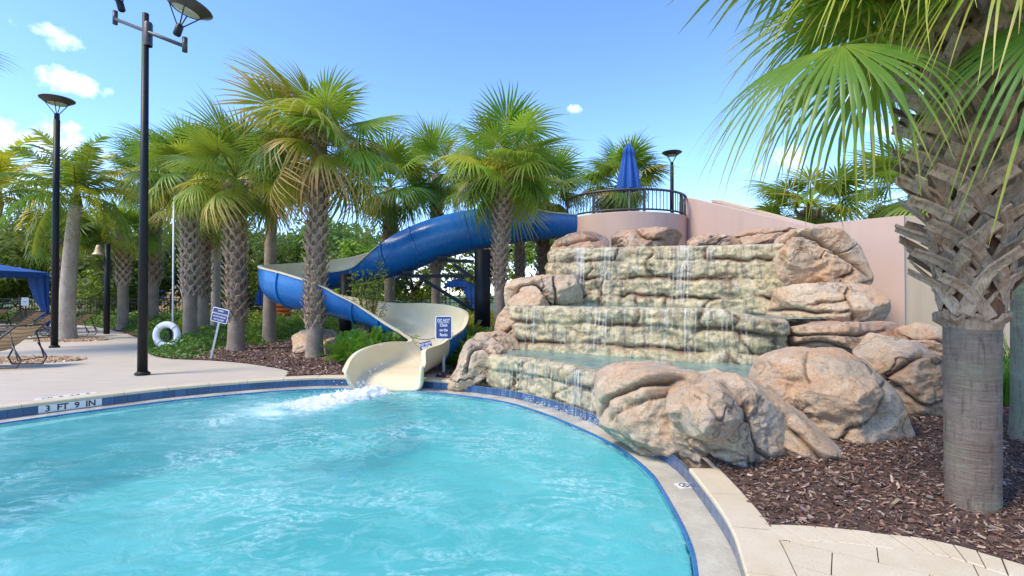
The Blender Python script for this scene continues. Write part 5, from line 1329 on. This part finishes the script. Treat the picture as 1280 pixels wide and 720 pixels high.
def palm(label, base, top_z, r0, r1, boots=(.0, .0), nf=34, size=1.0, mix=(.5, .3, .12, .08), lean=(0, 0), bark='palm_bark', bootm='boot', seed=0, sprays=(), lo=-30, hi=84, z0=0.0, nstuff=False, near_hole=0):
    r = random.Random(seed * 13 + 5); t = thing('sabal_palm', label, 'palm tree', (base[0], base[1], z0), 0, 'cabbage palms around the slide')
    h = top_z - z0; mobj('trunk', trunk_mesh(h, r0, r1, lean, bark, seed=seed), t)
    z = boots[0]; row = 0; sm = MB()
    while z < boots[1]:
        f = z / h; rr = r0 + (r1 - r0) * f; nper = 7
        for k in range(nper):
            a = 2 * math.pi * (k + .5 * (row % 2)) / nper + r.uniform(-.06, .06)
            if math.cos(a - math.atan2(-base[1], -base[0])) < -.35: continue      # the side away from every view of the place is left plain
            sc = rr / .17 * r.uniform(.92, 1.1)
            me = BOOT[bootm][r.randrange(3)]
            loc = Vector((lean[0] * f * f + rr * math.cos(a) * .99, lean[1] * f * f + rr * math.sin(a) * .99, z + r.uniform(-.015, .015)))
            if nstuff:
                Mx = Matrix.Translation(loc) @ Matrix.Rotation(a, 4, 'Z') @ Matrix.Scale(sc, 4); sm.add([Mx @ v.co for v in me.vertices], [tuple(p.vertices) for p in me.polygons])
            else: mobj('boot', me, t, loc, (r.uniform(-.12, .12), r.uniform(-.08, .08), a), sc)
        z += .135 * rr / .17; row += 1
    if nstuff and sm.v: o = sm.build('boot', M[bootm], t); o['kind'] = 'stuff'
    c = Vector((lean[0], lean[1], h - .12))
    kinds = ('fan_green', 'fan_fresh', 'fan_yellow', 'fan_dry')
    for k in range(nf):
        q = (k + .5) / nf; el = hi + (lo - hi) * q ** .85 + r.uniform(-14, 14); az = k * 2.39996 + r.uniform(-.45, .45)
        # young leaves stand up and are fresh, the oldest hang down, yellow and dry
        w = [mix[0], mix[1] * (1.6 - 1.2 * q), mix[2] * (.2 + 1.6 * q), mix[3] * (.02 + 2.4 * q * q)]
        kd = r.choices(kinds, w)[0]; vi = min(2, max(0, int(q * 3 + r.uniform(-.5, .5))))
        pz = c + Vector((0, 0, .30 * (1 - q)))
        mobj('frond', FAN[kd][vi], t, pz, (r.uniform(-.6, .6), R(-el), az), size * r.uniform(.78, 1.12))
    for az, el, s, mt in sprays:
        mobj('flower_spray', SPRAY[mt], t, c + Vector((0, 0, .1)), (0, R(-el), R(az)), s)['kind'] = 'stuff'
    return t
def at_px(px, py): q = G(px, py); return (q.x, q.y)
def px_palm(label, bx, by, topx, topy, Y=None, **kw):
    """base pixel on the ground (or depth Y), crown heart pixel"""
    b = G(bx, by) if Y is None else D(bx, 368, Y); tp = D(topx, topy, b.y); kw.setdefault('lean', (tp.x - b.x, 0))
    return palm(label, (b.x, b.y), tp.z, **kw)
px_palm('tall palm with cream flower sprays in front of the slide bend', 393, 449, 398, 178, r0=.18, r1=.175, boots=(.95, 4.5), nf=34, size=1.14, mix=(.32, .26, .30, .46), seed=1, lo=-30, hi=76, lean=(.1, 0), bark='palm_bark',
        sprays=[(-40, 25, 1.0, 'flower_cream'), (-75, 20, .9, 'flower_cream'), (-20, 10, .9, 'flower_cream'), (200, 30, 1.0, 'flower_yellow'), (160, 20, 1.1, 'flower_yellow'), (250, 35, 1.0, 'flower_yellow')])
px_palm('slender palm standing in front of the blue tube by the black column', 624, 405, 630, 212, Y=12.6, r0=.125, r1=.165, boots=(1.75, 4.3), nf=36, size=.92, mix=(.5, .42, .10, .02), seed=2, hi=88, lo=-38,
        sprays=[(200, 12, .9, 'flower_yellow'), (225, 5, .9, 'flower_yellow'), (-60, 0, .8, 'flower_yellow')])
px_palm('thick booted palm right of the leaning notice sign', 295, 440, 294, 226, r0=.195, r1=.205, boots=(1.05, 4.5), nf=30, size=.98, mix=(.45, .15, .22, .25), seed=3)
px_palm('booted palm behind the life ring', 238, 424, 236, 218, Y=16.3, r0=.195, r1=.22, boots=(1.7, 5.0), nf=32, size=1.05, mix=(.5, .32, .14, .08), bootm='boot_grey', seed=4)
px_palm('darker palm close behind the life ring palm', 254, 405, 252, 262, Y=19.0, r0=.19, r1=.21, boots=(1.6, 4.1), nf=28, size=1.0, mix=(.65, .1, .15, .1), seed=5)
px_palm('palm with a smooth grey trunk left of the thick booted palm', 270, 402, 270, 228, Y=20.5, r0=.17, r1=.18, boots=(3.6, 5.2), nf=30, size=1.05, mix=(.55, .25, .15, .05), bark='palm_bark_smooth', seed=6)
px_palm('smooth trunked palm left of the slide bend', 337, 424, 341, 212, Y=15.4, r0=.185, r1=.155, nf=28, size=.95, mix=(.6, .1, .16, .2), bark='palm_bark', seed=7)
px_palm('palm seen in the gap between slide bend and blue tube', 487, 395, 488, 236, Y=18.5, r0=.18, r1=.22, boots=(2.4, 4.6), nf=32, size=1.05, mix=(.5, .35, .14, .04), seed=8)
px_palm('palm rising behind the top of the blue tube', 545, 395, 546, 218, Y=20.5, r0=.18, r1=.21, boots=(2.6, 5.6), nf=32, size=1.06, mix=(.55, .35, .1, .03), seed=9, nstuff=True)
px_palm('palm with orange boots behind the tube right of the slender palm', 679, 395, 679, 243, Y=17.5, r0=.16, r1=.19, boots=(1.6, 4.2), nf=32, size=.98, mix=(.5, .25, .2, .05), seed=10, nstuff=True)
px_palm('smooth grey trunk just right of the black slide column', 604, 400, 600, 236, Y=16.0, r0=.155, r1=.16, boots=(2.6, 4.2), nf=26, size=.95, mix=(.6, .3, .1, .02), seed=11, bark='mossy_bark', bootm='boot_grey', nstuff=True, lean=(.6, .2))
px_palm('far thin palm trunk beyond the slender palm', 650, 398, 650, 258, Y=22.0, r0=.17, r1=.19, boots=(2.2, 4.4), nf=24, size=1.0, mix=(.6, .3, .1, .02), seed=12, nstuff=True)
px_palm('short palm beside the bell lamp post', 154, 392, 153, 296, Y=21.5, r0=.19, r1=.20, boots=(2.1, 3.9), nf=30, size=.9, lo=-4, mix=(.45, .4, .14, .03), seed=13, bootm='boot_grey', nstuff=True)
px_palm('palm half hidden behind the grey feather palm', 78, 395, 76, 300, Y=20.0, r0=.19, r1=.21, boots=(2.0, 3.6), nf=28, size=.88, lo=-6, mix=(.45, .4, .14, .03), seed=14, nstuff=True)
px_palm('palm directly behind the furled blue umbrella', 778, 300, 776, 232, Y=19.5, r0=.24, r1=.25, boots=(3.6, 5.3), nf=42, size=1.0, mix=(.6, .35, .08, .02), seed=15, nstuff=True, hi=80)
px_palm('palm showing low over the sloping stair wall', 1015, 300, 1012, 262, Y=15.0, r0=.24, r1=.25, boots=(2.9, 4.0), nf=38, size=.98, mix=(.5, .42, .10, .02), seed=16, nstuff=True, hi=60)
px_palm('palm crown between the beige wall end and the near palm', 1150, 300, 1150, 240, Y=12.5, r0=.22, r1=.24, boots=(2.6, 3.9), nf=32, size=.95, mix=(.6, .35, .05, .02), seed=17, nstuff=True, hi=70)
px_palm('tall palm filling the gap behind the lamp post arm', 190, 398, 190, 226, Y=22.5, r0=.25, r1=.26, boots=(2.2, 6.2), nf=36, size=1.1, mix=(.6, .3, .12, .04), seed=18, nstuff=True)
palm('palm off the left edge, only frond tips in view', (-14.9, 12.2), 6.9, .22, .2, nf=26, size=1.15, seed=19)

# ---- the near palm
NB = G(1216, 637); nearp = thing('sabal_palm', 'nearest palm, smooth trunk under big crossed leaf bases, filling the upper right', 'palm tree', NB, 0, 'cabbage palms around the slide')
zc = D(1218, 398, NB.y).z
mobj('trunk', trunk_mesh(zc + .05, .152, .160, (.01, 0), 'near_bark', 1.0, 36, .004, 3), nearp)
mobj('heart', trunk_mesh(2.5, .17, .20, (.06, .05), 'fibre', 1.0, 20, .04, 4), nearp, (0.01, 0, zc))
V, F = [], []; m = 56; rs = np.random.RandomState(4)                                 # ragged collar where the leaf bases were cut
prof = [(.160, -.07), (.166, -.03), (.178, -.008), (.196, .006), (.18, .022), (.14, .02)]
rg = [fbm(np.array([(math.cos(2 * math.pi * k / m) * 2.2, math.sin(2 * math.pi * k / m) * 2.2, .3)]), 3)[0] for k in range(m)]
for r_r, z in prof:
    for k in range(m): a = 2 * math.pi * k / m; e = 1 + .35 * rg[k] * (r_r > .17); V.append((r_r * e * math.cos(a), r_r * e * math.sin(a), z + .06 * rg[(k * 3) % m] * (z > -.06)))
for i in range(len(prof) - 1):
    for k in range(m): F.append((i * m + k, i * m + (k + 1) % m, (i + 1) * m + (k + 1) % m, (i + 1) * m + k))
mobj('collar', np_mesh('collar', V, F, M['boot'], True), nearp, (0.01, 0, zc))
def strap_mesh(hand, seed, r0=.16, L=1.0):
    """long split leaf base that wraps up the trunk at a slant and ends in a cut stub clear of it"""
    r = random.Random(seed); m = 9; V, F = [], []; P = []
    for i in range(m):
        f = i / (m - 1); a = hand * (-.95 + 1.05 * f) * L; rad = r0 + .012 + .075 * f ** 1.4 + (.13 * (f - .68) / .32 if f > .68 else 0) * r.uniform(.9, 1.1)
        P.append(Vector((rad * math.cos(a) - r0, rad * math.sin(a), -.20 + .34 * f * L + (.03 * (f - .7) if f > .7 else 0))))
    for i, p in enumerate(P):
        t = (P[min(i + 1, m - 1)] - P[max(i - 1, 0)]).normalized(); o = Vector((p.x + r0, p.y, 0)).normalized(); o = (o - t * o.dot(t)).normalized(); w = t.cross(o)
        ww = (.052 - .016 * i / (m - 1)) * r.uniform(.92, 1.08); th = .016
        V += [p - w * ww, p + o * th * .9 - w * ww * .75, p + o * th * .35, p + o * th * .9 + w * ww * .75, p + w * ww]
    for i in range(m - 1):
        for k in range(5): F.append((i * 5 + k, i * 5 + (k + 1) % 5, i * 5 + 5 + (k + 1) % 5, i * 5 + 5 + k))
    F += [(4, 3, 2, 1, 0), tuple(5 * (m - 1) + k for k in range(5))]
    return np_mesh('boot', V, F, M['boot'])
NBOOT = {h: [strap_mesh(h, k + 9 * h, .16, 1.0 + .12 * (k % 2)) for k in range(4)] for h in (-1, 1)}
r = random.Random(3); z = zc + .17; row = 0
while z < 3.75:
    for k in range(7):
        a = 2 * math.pi * (k + .5 * ((row // 2) % 2) + .25 * (row % 2)) / 7 + r.uniform(-.07, .07); fz = (z - zc) / 2.5
        c = Vector((.01 + .06 * fz * fz + .16 * math.cos(a), .05 * fz * fz + .16 * math.sin(a), z + r.uniform(-.02, .02)))
        mobj('boot', NBOOT[1 if row % 2 else -1][r.randrange(4)], nearp, c, (r.uniform(-.1, .1), r.uniform(-.14, .08), a), (lambda q: (q, q, q * .95))(r.uniform(.92, 1.1) * (.86 + .42 * min(1, (z - zc) / .9))))
    z += .083; row += 1
crown = Vector((.05, .03, 3.45))
def near_frond(hub, Rf, mat, seed, droop, tipd, fold, roll=0.0, spread=140, start=None, nseg=54, wid=1.0):
    c = (start or crown) + NB; c.z = (start or crown).z; d = Vector(hub) - c; L = d.length
    me = fan_mesh('frond', mat, 100 + seed, L, Rf, nseg, spread, droop, tipd, fold, 10, .12 * L, .40, wid, .10)
    az = math.atan2(d.y, d.x); el = math.atan2(d.z + .12 * L, math.hypot(d.x, d.y))
    mobj('frond', me, nearp, c - NB, (roll, -el, az))
for hub, Rf, mat, sd_, dr, td, fo_, rl_ in (
    (D(1066, 52, 3.05), .98, 'fan_near', 1, .45, .62, .30, -.35),
    (D(1095, 70, 4.1), 1.15, 'fan_near_bright', 2, .5, .8, .5, .2),
    (D(1120, -20, 3.5), 1.05, 'fan_near_bright', 3, .45, .7, .4, 0),
    (D(1240, -85, 3.05), .90, 'fan_near_bright', 4, .6, .9, .7, .1),
    (D(1300, -70, 2.9), .92, 'fan_near_bright', 5, .6, .9, .7, -.1),
    (D(1150, -5, 3.9), 1.0, 'fan_near_bright', 14, .4, .7, .5, .3),
    (D(1065, 5, 3.9), .95, 'fan_near_bright', 15, .35, .5, .4, -.1),
    (D(1085, -75, 3.4), .95, 'fan_near_bright', 6, .3, .5, .35, -.2),
    (D(1330, 10, 2.9), 1.0, 'fan_near', 7, .6, .9, .6, .1),
    (D(1175, 20, 4.6), 1.0, 'fan_near_bright', 8, .5, .8, .5, .2),  (D(1100, 30, 4.5), 1.05, 'fan_near_bright', 17, .4, .6, .4, -.3),
    (D(1010, -150, 3.7), 1.0, 'fan_near', 9, .4, .6, .3, -.2),
    (D(1360, -60, 4.4), 1.1, 'fan_near', 10, .5, .7, .5, 0)):
    near_frond(hub, Rf, mat, sd_, dr, td, fo_, rl_)
for k in range(14):
    az = k * 2.4; el = R(75 - 4 * k); d = Vector((math.cos(az) * math.cos(el), math.sin(az) * math.cos(el), math.sin(el)))
    mobj('frond', FAN['fan_green' if k % 2 else 'fan_fresh'][k % 2], nearp, crown + Vector((0, 0, .3)), (0, -el, az), 1.1)
for az, el in ((185, 30), (200, 40), (170, 45)): mobj('flower_spray', SPRAY['flower_yellow'], nearp, crown + Vector((0, 0, .1)), (0, R(-el), R(az)), 1.3)['kind'] = 'stuff'
rp = G(1291, 556)
palm('greenish smooth trunk at the right edge, its crown above the frame', (rp.x, rp.y), 5.2, .155, .15, boots=(3.2, 5.0), nf=22, size=1.0, bark='mossy_bark', seed=21, nstuff=True, lo=-20)

# ------------------------------------------------------------------ feather palms
def feather_mesh(mat, seed, L=2.6, nl=46, arch=.9, leaf=.62, hang=.6):
    r = np.random.RandomState(seed); V, F, al = [], [], []
    def rp_(f): return np.array((L * (f - .16 * f * f * arch), 0, L * (.38 * f - .62 * arch * f * f)))
    for i in range(9):
        p = rp_(i / 8); w = .022 * (1.1 - i / 8); V += [p + (0, -w, 0), p + (0, w, 0), p + (0, 0, -w)]; al += [0] * 3
    for i in range(8):
        for k in range(3): F.append((i * 3 + k, i * 3 + (k + 1) % 3, i * 3 + 3 + (k + 1) % 3, i * 3 + 3 + k))
    for i in range(nl):
        f = .14 + .86 * i / nl; p = rp_(f)
        for s in (-1, 1):
            ln = leaf * (1 - .55 * abs(f - .45) * 1.4) * r.uniform(.8, 1.15); d = np.array((.45 + r.normal(0, .1), s * 1.0, .35 + r.normal(0, .25))); d /= np.linalg.norm(d); q = p.copy(); st = len(V)
            for j in range(5):
                w = .030 * (1 - j / 4.2) ** .7 * (1 if j else .6); V += [q + (w, 0, 0), q - (w, 0, 0)]; al += [j / 4] * 2; d = d + np.array((0, 0, -hang * .5)); d /= np.linalg.norm(d); q = q + d * ln / 4
            for j in range(4): a = st + 2 * j; F.append((a, a + 1, a + 3, a + 2))
    return np_mesh('frond', np.array([tuple(map(float, v)) for v in V]), np.array(F), M[mat], True, attrs={'along': al})
FEA = {m: [feather_mesh(m, k, arch=.8 + .3 * k, hang=.5 + .25 * k) for k in range(3)] for m in ('feather_green', 'feather_yellow')}
def feather_palm(label, base, h, r0, r1, mats, seed, nf=16, size=1.0, lean=(0, 0)):
    r = random.Random(seed); t = thing('queen_palm', label, 'palm tree', (base[0], base[1], 0), 0, 'feather palms by the loungers')
    mobj('trunk', trunk_mesh(h, r0, r1, lean, 'palm_bark_smooth', 1.3, 22, .006, seed), t)
    mobj('crownshaft', MB().tube([(lean[0], lean[1], h - .05), (lean[0], lean[1], h + .5)], [r1 * 1.05, r1 * .5], 12).mesh('crownshaft', M['shrub_yellow'], True), t)
    for k in range(nf):
        q = (k + .5) / nf; mobj('frond', FEA[r.choices(mats[0], mats[1])[0]][min(2, int(q * 3))], t, Vector((lean[0], lean[1], h + .25)), (r.uniform(-.3, .3), R(-(70 - 95 * q + r.uniform(-8, 8))), k * 2.4 + r.uniform(-.3, .3)), size * r.uniform(.85, 1.1))
b_ = G(83, 424); tp = D(95, 255, b_.y)
feather_palm('feather palm with a bare grey trunk in a pebble ring', (b_.x, b_.y), tp.z, .25, .18, (['feather_green', 'feather_yellow'], [.65, .35]), 1, 26, 1.0, (tp.x - b_.x, 0))
tp = D(18, 250, 19.0); feather_palm('feather palm with bright yellow hanging fronds over the cabana', (tp.x - 1.7, 19.6), tp.z, .22, .17, (['feather_green', 'feather_yellow'], [.2, .8]), 2, 22, 1.12, (.5, 0))

# ------------------------------------------------------------------ broadleaf trees and shrubs
def leaf_cloud(n, gen, smin, smax, seed, mat, name='crown', clump=1.0):
    r = np.random.RandomState(seed); P, shade = gen(r, n); n = len(P); a = r.uniform(0, 6.283, n); el = r.uniform(-1.0, 1.0, n)
    ex = np.stack([np.cos(a) * np.cos(el), np.sin(a) * np.cos(el), np.sin(el)], 1); nv = r.normal(size=(n, 3)); ey = np.cross(ex, nv); ey /= np.linalg.norm(ey, axis=1)[:, None]
    L = r.uniform(smin, smax, n)[:, None]; Wd = L * .42
    V = np.stack([P - ex * L * .5, P + ey * Wd * .5 + ex * L * .05, P + ex * L * .5, P - ey * Wd * .5 + ex * L * .05], 1).reshape(-1, 3)
    F = np.arange(n * 4).reshape(-1, 4); return np_mesh(name, V, F, M[mat], False, attrs={'along': np.repeat(shade, 4)})
def crown_gen(rx, rz, nblob, bs, seed):
    def gen(r, n):
        rb = np.random.RandomState(seed + 50); B = rb.normal(size=(nblob, 3)); B /= np.linalg.norm(B, axis=1)[:, None]; B *= rb.uniform(.35, 1.0, (nblob, 1)) ** .6; B *= (rx, rx, rz); br = rb.uniform(.6, 1.2, nblob) * bs
        k = r.randint(0, nblob, n); d = r.normal(size=(n, 3)); d /= np.linalg.norm(d, axis=1)[:, None]; q = r.rand(n) ** .45
        P = B[k] + d * (q * br[k])[:, None] * (1, 1, .75); return P, np.clip(rb.rand(nblob)[k] * .8 + r.normal(0, .1, n), 0, 1)
    return gen
OAK = [leaf_cloud(9000, crown_gen(2.6, 1.9, 34, 1.05, k), .16, .34, k, 'oak_leaf') for k in range(3)]
BRT = [leaf_cloud(5200, crown_gen(2.0, 2.0, 26, .75, k + 5), .14, .30, k + 5, 'bright_tree_leaf') for k in range(2)]
def branch_mesh(h, r0, spread, seed):
    r = random.Random(seed); m = MB(); m.tube([(0, 0, 0), (.05, .03, h * .5), (0, 0, h)], [r0 * 1.3, r0, r0 * .7], 10)
    for k in range(7):
        a = k * 2.4; e = Vector((math.cos(a) * spread, math.sin(a) * spread, h + r.uniform(.4, 1.6))); s = Vector((0, 0, h * r.uniform(.6, .98))); m.tube([s, s.lerp(e, .5) + Vector((0, 0, .25)), e], [r0 * .5, r0 * .32, r0 * .1], 7)
    return m
def tree(label, x, y, h, s, mesh, seed, name='oak_tree', group='broadleaf trees beyond the fence', rz=0):
    t = thing(name, label, 'tree', (x, y, 0), 0, group); branch_mesh(h, .16 * s, 1.5 * s, seed).build('trunk', M['oak_bark'], t, True); mobj('crown', mesh, t, (0, 0, h + .9 * s), (0, 0, rz), s)
specs = [(-36, 34, 2.2, 1.7), (-31, 30, 2.0, 1.3), (-26.5, 33, 2.2, 1.55), (-22.5, 29.5, 1.9, 1.2), (-19, 34, 2.2, 1.5), (-15.5, 30, 1.8, 1.15), (-12, 33.5, 2.2, 1.45), (-9, 30.5, 1.9, 1.1), (-40, 26, 2.4, 1.6)]
plc = ('behind the left end of the blue cabana', 'behind the cabana canopy', 'behind the yellow feather palm', 'behind the bell lamp post', 'behind the tall lamp post', 'behind the reach pole', 'behind the booted palms', 'behind the smooth palm trunk', 'at the far left edge')
for k, (x, y, h, s) in enumerate(specs): tree('dark green oak beyond the fence ' + plc[k], x, y, h, s, OAK[k % 3], k, rz=k * 1.3)
bspec = [(-5.6, 29, 1.8, 1.15, 'seen over the slide bend'), (-2.2, 31, 2.0, 1.2, 'in the gap left of the black column'), (1.4, 29, 1.8, 1.1, 'behind the black column'), (4.0, 27.5, 1.6, .95, 'left of the platform wall'), (-8.0, 26.8, 1.6, .9, 'between the tall palms'), (8.6, 24, 2.2, .9, 'just over the stair wall')]
for k, (x, y, h, s, lab) in enumerate(bspec): tree('light green bushy tree ' + lab, x, y, h, s, BRT[k % 2], k + 20, 'bushy_tree', 'light green trees behind the slide', k * 1.9)
# wispy shrub in front of the slide
def wisp():
    q = D(462, 368, 11.9); t = thing('wispy_shrub', 'tall thin feathery shrub in front of the lower slide', 'shrub', (q.x, q.y, 0)); r = np.random.RandomState(8); st = MB(); ends = []
    for k in range(26):
        a = r.uniform(0, 6.283); e = np.array((math.cos(a) * r.uniform(.1, .62), math.sin(a) * r.uniform(.1, .5), r.uniform(1.3, 2.65))); mid_ = e * (.35, .35, .55); st.tube([(0, 0, 0), mid_, e], [.012, .008, .003], 4); ends.append((mid_, e))
    st.build('stem', M['oak_bark'], t)
    def gen(r, n):
        k = r.randint(0, len(ends), n); f = r.rand(n); P = np.array([ends[i][0] * (1 - g) + ends[i][1] * g for i, g in zip(k, f)]) + r.normal(0, .06, (n, 3)); return P, r.rand(n)
    mobj('foliage', leaf_cloud(1100, gen, .04, .10, 3, 'bright_tree_leaf', 'foliage'), t)
wisp()
# coontie like plants: each leaf an object
def pinna_mesh(mat, seed, L=.75, nl=22, leaf=.15, arch=.8):
    r = np.random.RandomState(seed); V, F, al = [], [], []
    def rp_(f): return np.array((L * (f * .92), 0, L * (.62 * f - .62 * arch * f * f)))
    for i in range(6): p = rp_(i / 5); V += [p + (0, -.005, 0), p + (0, .005, 0)]; al += [.2, .2]
    for i in range(5): F.append((2 * i, 2 * i + 1, 2 * i + 3, 2 * i + 2))
    for i in range(nl):
        f = .12 + .88 * i / nl; p = rp_(f)
        for s in (-1, 1):
            ln = leaf * (1.15 - .75 * f) * r.uniform(.8, 1.2) + .03; d = np.array((.6, s, .25 + r.normal(0, .15))); d /= np.linalg.norm(d); w = .016; u = np.array((.7, -.4 * s, 0)) * w; st = len(V)
            V += [p, p + d * ln * .5 + u, p + d * ln, p + d * ln * .5 - u]; al += [.3, .6, .9, .6]; F.append((st, st + 1, st + 2, st + 3))
    return np_mesh('leaf', np.array([tuple(map(float, v)) for v in V]), np.array(F), M[mat], False, attrs={'along': al})
PIN = {m: [pinna_mesh(m, k, arch=.6 + .3 * k) for k in range(3)] for m in ('shrub_bright', 'shrub_yellow', 'shrub_dark')}
def coontie(label, x, y, s, mat, seed, n=26, group='ferny plants in the mulch beds'):
    r = random.Random(seed); t = thing('fern_plant', label, 'plant', (x, y, .02), 0, group)
    for k in range(n):
        q = k / n; mobj('leaf', PIN[mat][r.randrange(3)], t, (r.uniform(-.06, .06), r.uniform(-.06, .06), 0), (r.uniform(-.4, .4), R(-(72 - 66 * q)), k * 2.4 + r.uniform(-.4, .4)), s * r.uniform(.8, 1.15))
for k, (px, py, Y, s, mt, lab) in enumerate((
    (424, 0, 11.0, .85, 'shrub_bright', 'ferny green plant at the foot of the tall flowering palm'), (446, 0, 11.35, .95, 'shrub_bright', 'ferny plant left of the cream channel, second from the palm'), (470, 0, 11.2, 1.0, 'shrub_bright', 'largest ferny plant in front of the slide, mid clump'),
    (496, 0, 11.1, .95, 'shrub_bright', 'ferny plant touching the cream slide channel'), (440, 0, 10.75, .8, 'shrub_bright', 'front ferny plant of the clump left of the slide exit'), (466, 0, 10.7, .75, 'shrub_bright', 'low ferny plant beside the slide exit wall'),
    (579, 0, 11.4, 1.0, 'shrub_bright', 'ferny plant right of the slide behind the warning sign'), (600, 0, 11.2, 1.0, 'shrub_bright', 'ferny plant by the orange stained boulder'), (585, 0, 10.2, .85, 'shrub_bright', 'ferny plant between warning sign and boulder'), (566, 0, 10.4, .75, 'shrub_bright', 'small ferny plant behind the warning sign post'),
    (612, 0, 12.1, 1.0, 'shrub_dark', 'dark ferny plant at the slender palm foot'), (590, 0, 12.8, 1.1, 'shrub_yellow', 'yellowish ferny plant by the black slide column'), (560, 0, 13.0, 1.0, 'shrub_yellow', 'yellowish spiky plant behind the slide bend'),
    (533, 0, 13.3, 1.1, 'shrub_yellow', 'yellowish ferny plant under the support arm'), (227, 0, 17.0, 1.0, 'shrub_yellow', 'spiky green plant behind the life ring'), (645, 0, 13.2, 1.0, 'shrub_bright', 'ferny plant behind the leaning tan rock'))):
    q = D(px, 368, Y); coontie(lab, q.x, q.y, s, mt, k, 30)
# grass like clump at the right edge
def blade_clump(label, x, y, s, seed, n=150):
    r = np.random.RandomState(seed); V, F, al = [], [], []
    for k in range(n):
        a = r.uniform(0, 6.283); d = np.array((math.cos(a) * .5, math.sin(a) * .5, 1.0)) * (r.uniform(.4, 1), r.uniform(.4, 1), 1); q = np.array((r.normal(0, .07), r.normal(0, .07), 0)); ln = s * r.uniform(.6, 1.1); st = len(V); t_ = np.array((-math.sin(a), math.cos(a), 0))
        for j in range(5): w = .011 * (1 - j / 4.3); V += [q - t_ * w, q + t_ * w]; al += [j / 4] * 2; q = q + d / np.linalg.norm(d) * ln / 4; d = d + np.array((math.cos(a), math.sin(a), 0)) * .22 + (0, 0, -.12)
        for j in range(4): b = st + 2 * j; F.append((b, b + 1, b + 3, b + 2))
    o = mobj('grass_clump', np_mesh('grass_clump', np.array(V), np.array(F), M['shrub_bright'], True, attrs={'along': al}), None, (x, y, .02)); tag(o, label, 'plant', 'grassy clumps right of the near palm')
q = D(1259, 368, 6.7); blade_clump('bright grassy clump between the near trunk and right edge trunk', q.x, q.y, .85, 1, 260); q = D(1262, 368, 8.6); blade_clump('upper grassy clump behind the near palm collar', q.x, q.y, 1.2, 2); q = D(1285, 368, 7.4); blade_clump('grassy clump hidden by the right edge trunk', q.x, q.y, .8, 3)
# juniper ground cover and hedges: nobody could count the sprigs
def cover(label, reg, n, hmax, mat, seed, smin=.06, smax=.14, cat='ground cover'):
    P = np.array(reg)
    def gen(r, n):
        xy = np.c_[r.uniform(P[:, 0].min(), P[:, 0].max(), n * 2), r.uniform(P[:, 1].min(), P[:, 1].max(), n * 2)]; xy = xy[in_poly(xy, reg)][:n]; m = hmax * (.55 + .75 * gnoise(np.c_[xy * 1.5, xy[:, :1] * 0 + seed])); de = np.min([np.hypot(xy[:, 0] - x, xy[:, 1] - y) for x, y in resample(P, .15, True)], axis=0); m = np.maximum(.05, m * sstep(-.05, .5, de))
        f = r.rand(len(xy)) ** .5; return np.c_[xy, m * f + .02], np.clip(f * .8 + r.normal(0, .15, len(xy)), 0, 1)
    o = mobj('ground_cover', leaf_cloud(n, gen, smin, smax, seed, mat, 'ground_cover')); tag(o, label, cat, kind='stuff')
ge = lambda L: [tuple(G(*q)[:2]) for q in L]
cover('low dark green juniper round the life ring', ge([(186, 444), (212, 449), (240, 449), (262, 444), (290, 434), (315, 428), (316, 414), (285, 410), (230, 410), (180, 418), (172, 425)]), 20000, .42, 'shrub_dark', 2)
cover('low green hedge between the path and the fence', ge([(100, 406), (150, 413), (172, 419), (215, 416), (260, 408), (260, 401), (180, 400), (100, 402)]), 14000, .75, 'shrub_dark', 3, .09, .2, 'hedge')
cover('yellow green hedge behind the slide bend', ge([(296, 420), (330, 424), (362, 418), (412, 414), (445, 410), (470, 404), (440, 402), (380, 403), (310, 405)]), 14000, .85, 'shrub_yellow', 4, .08, .18, 'hedge')
cover('green hedge below the yellow green hedge', ge([(297, 432), (330, 434), (366, 424), (410, 420), (430, 415), (380, 414), (300, 420)]), 9000, .5, 'shrub_bright', 5, .07, .16, 'hedge')
cover('yellow green planting behind the slide supports', ge([(480, 411), (540, 412), (640, 412), (700, 409), (700, 403), (480, 403)]), 14000, .8, 'shrub_yellow', 6, .08, .2, 'hedge')
cover('distant dark shrubbery along the fence', [(-34, 26.2), (12, 26.2), (12, 27.2), (-34, 27.2)], 22000, 1.15, 'oak_leaf', 7, .14, .3, 'hedge')
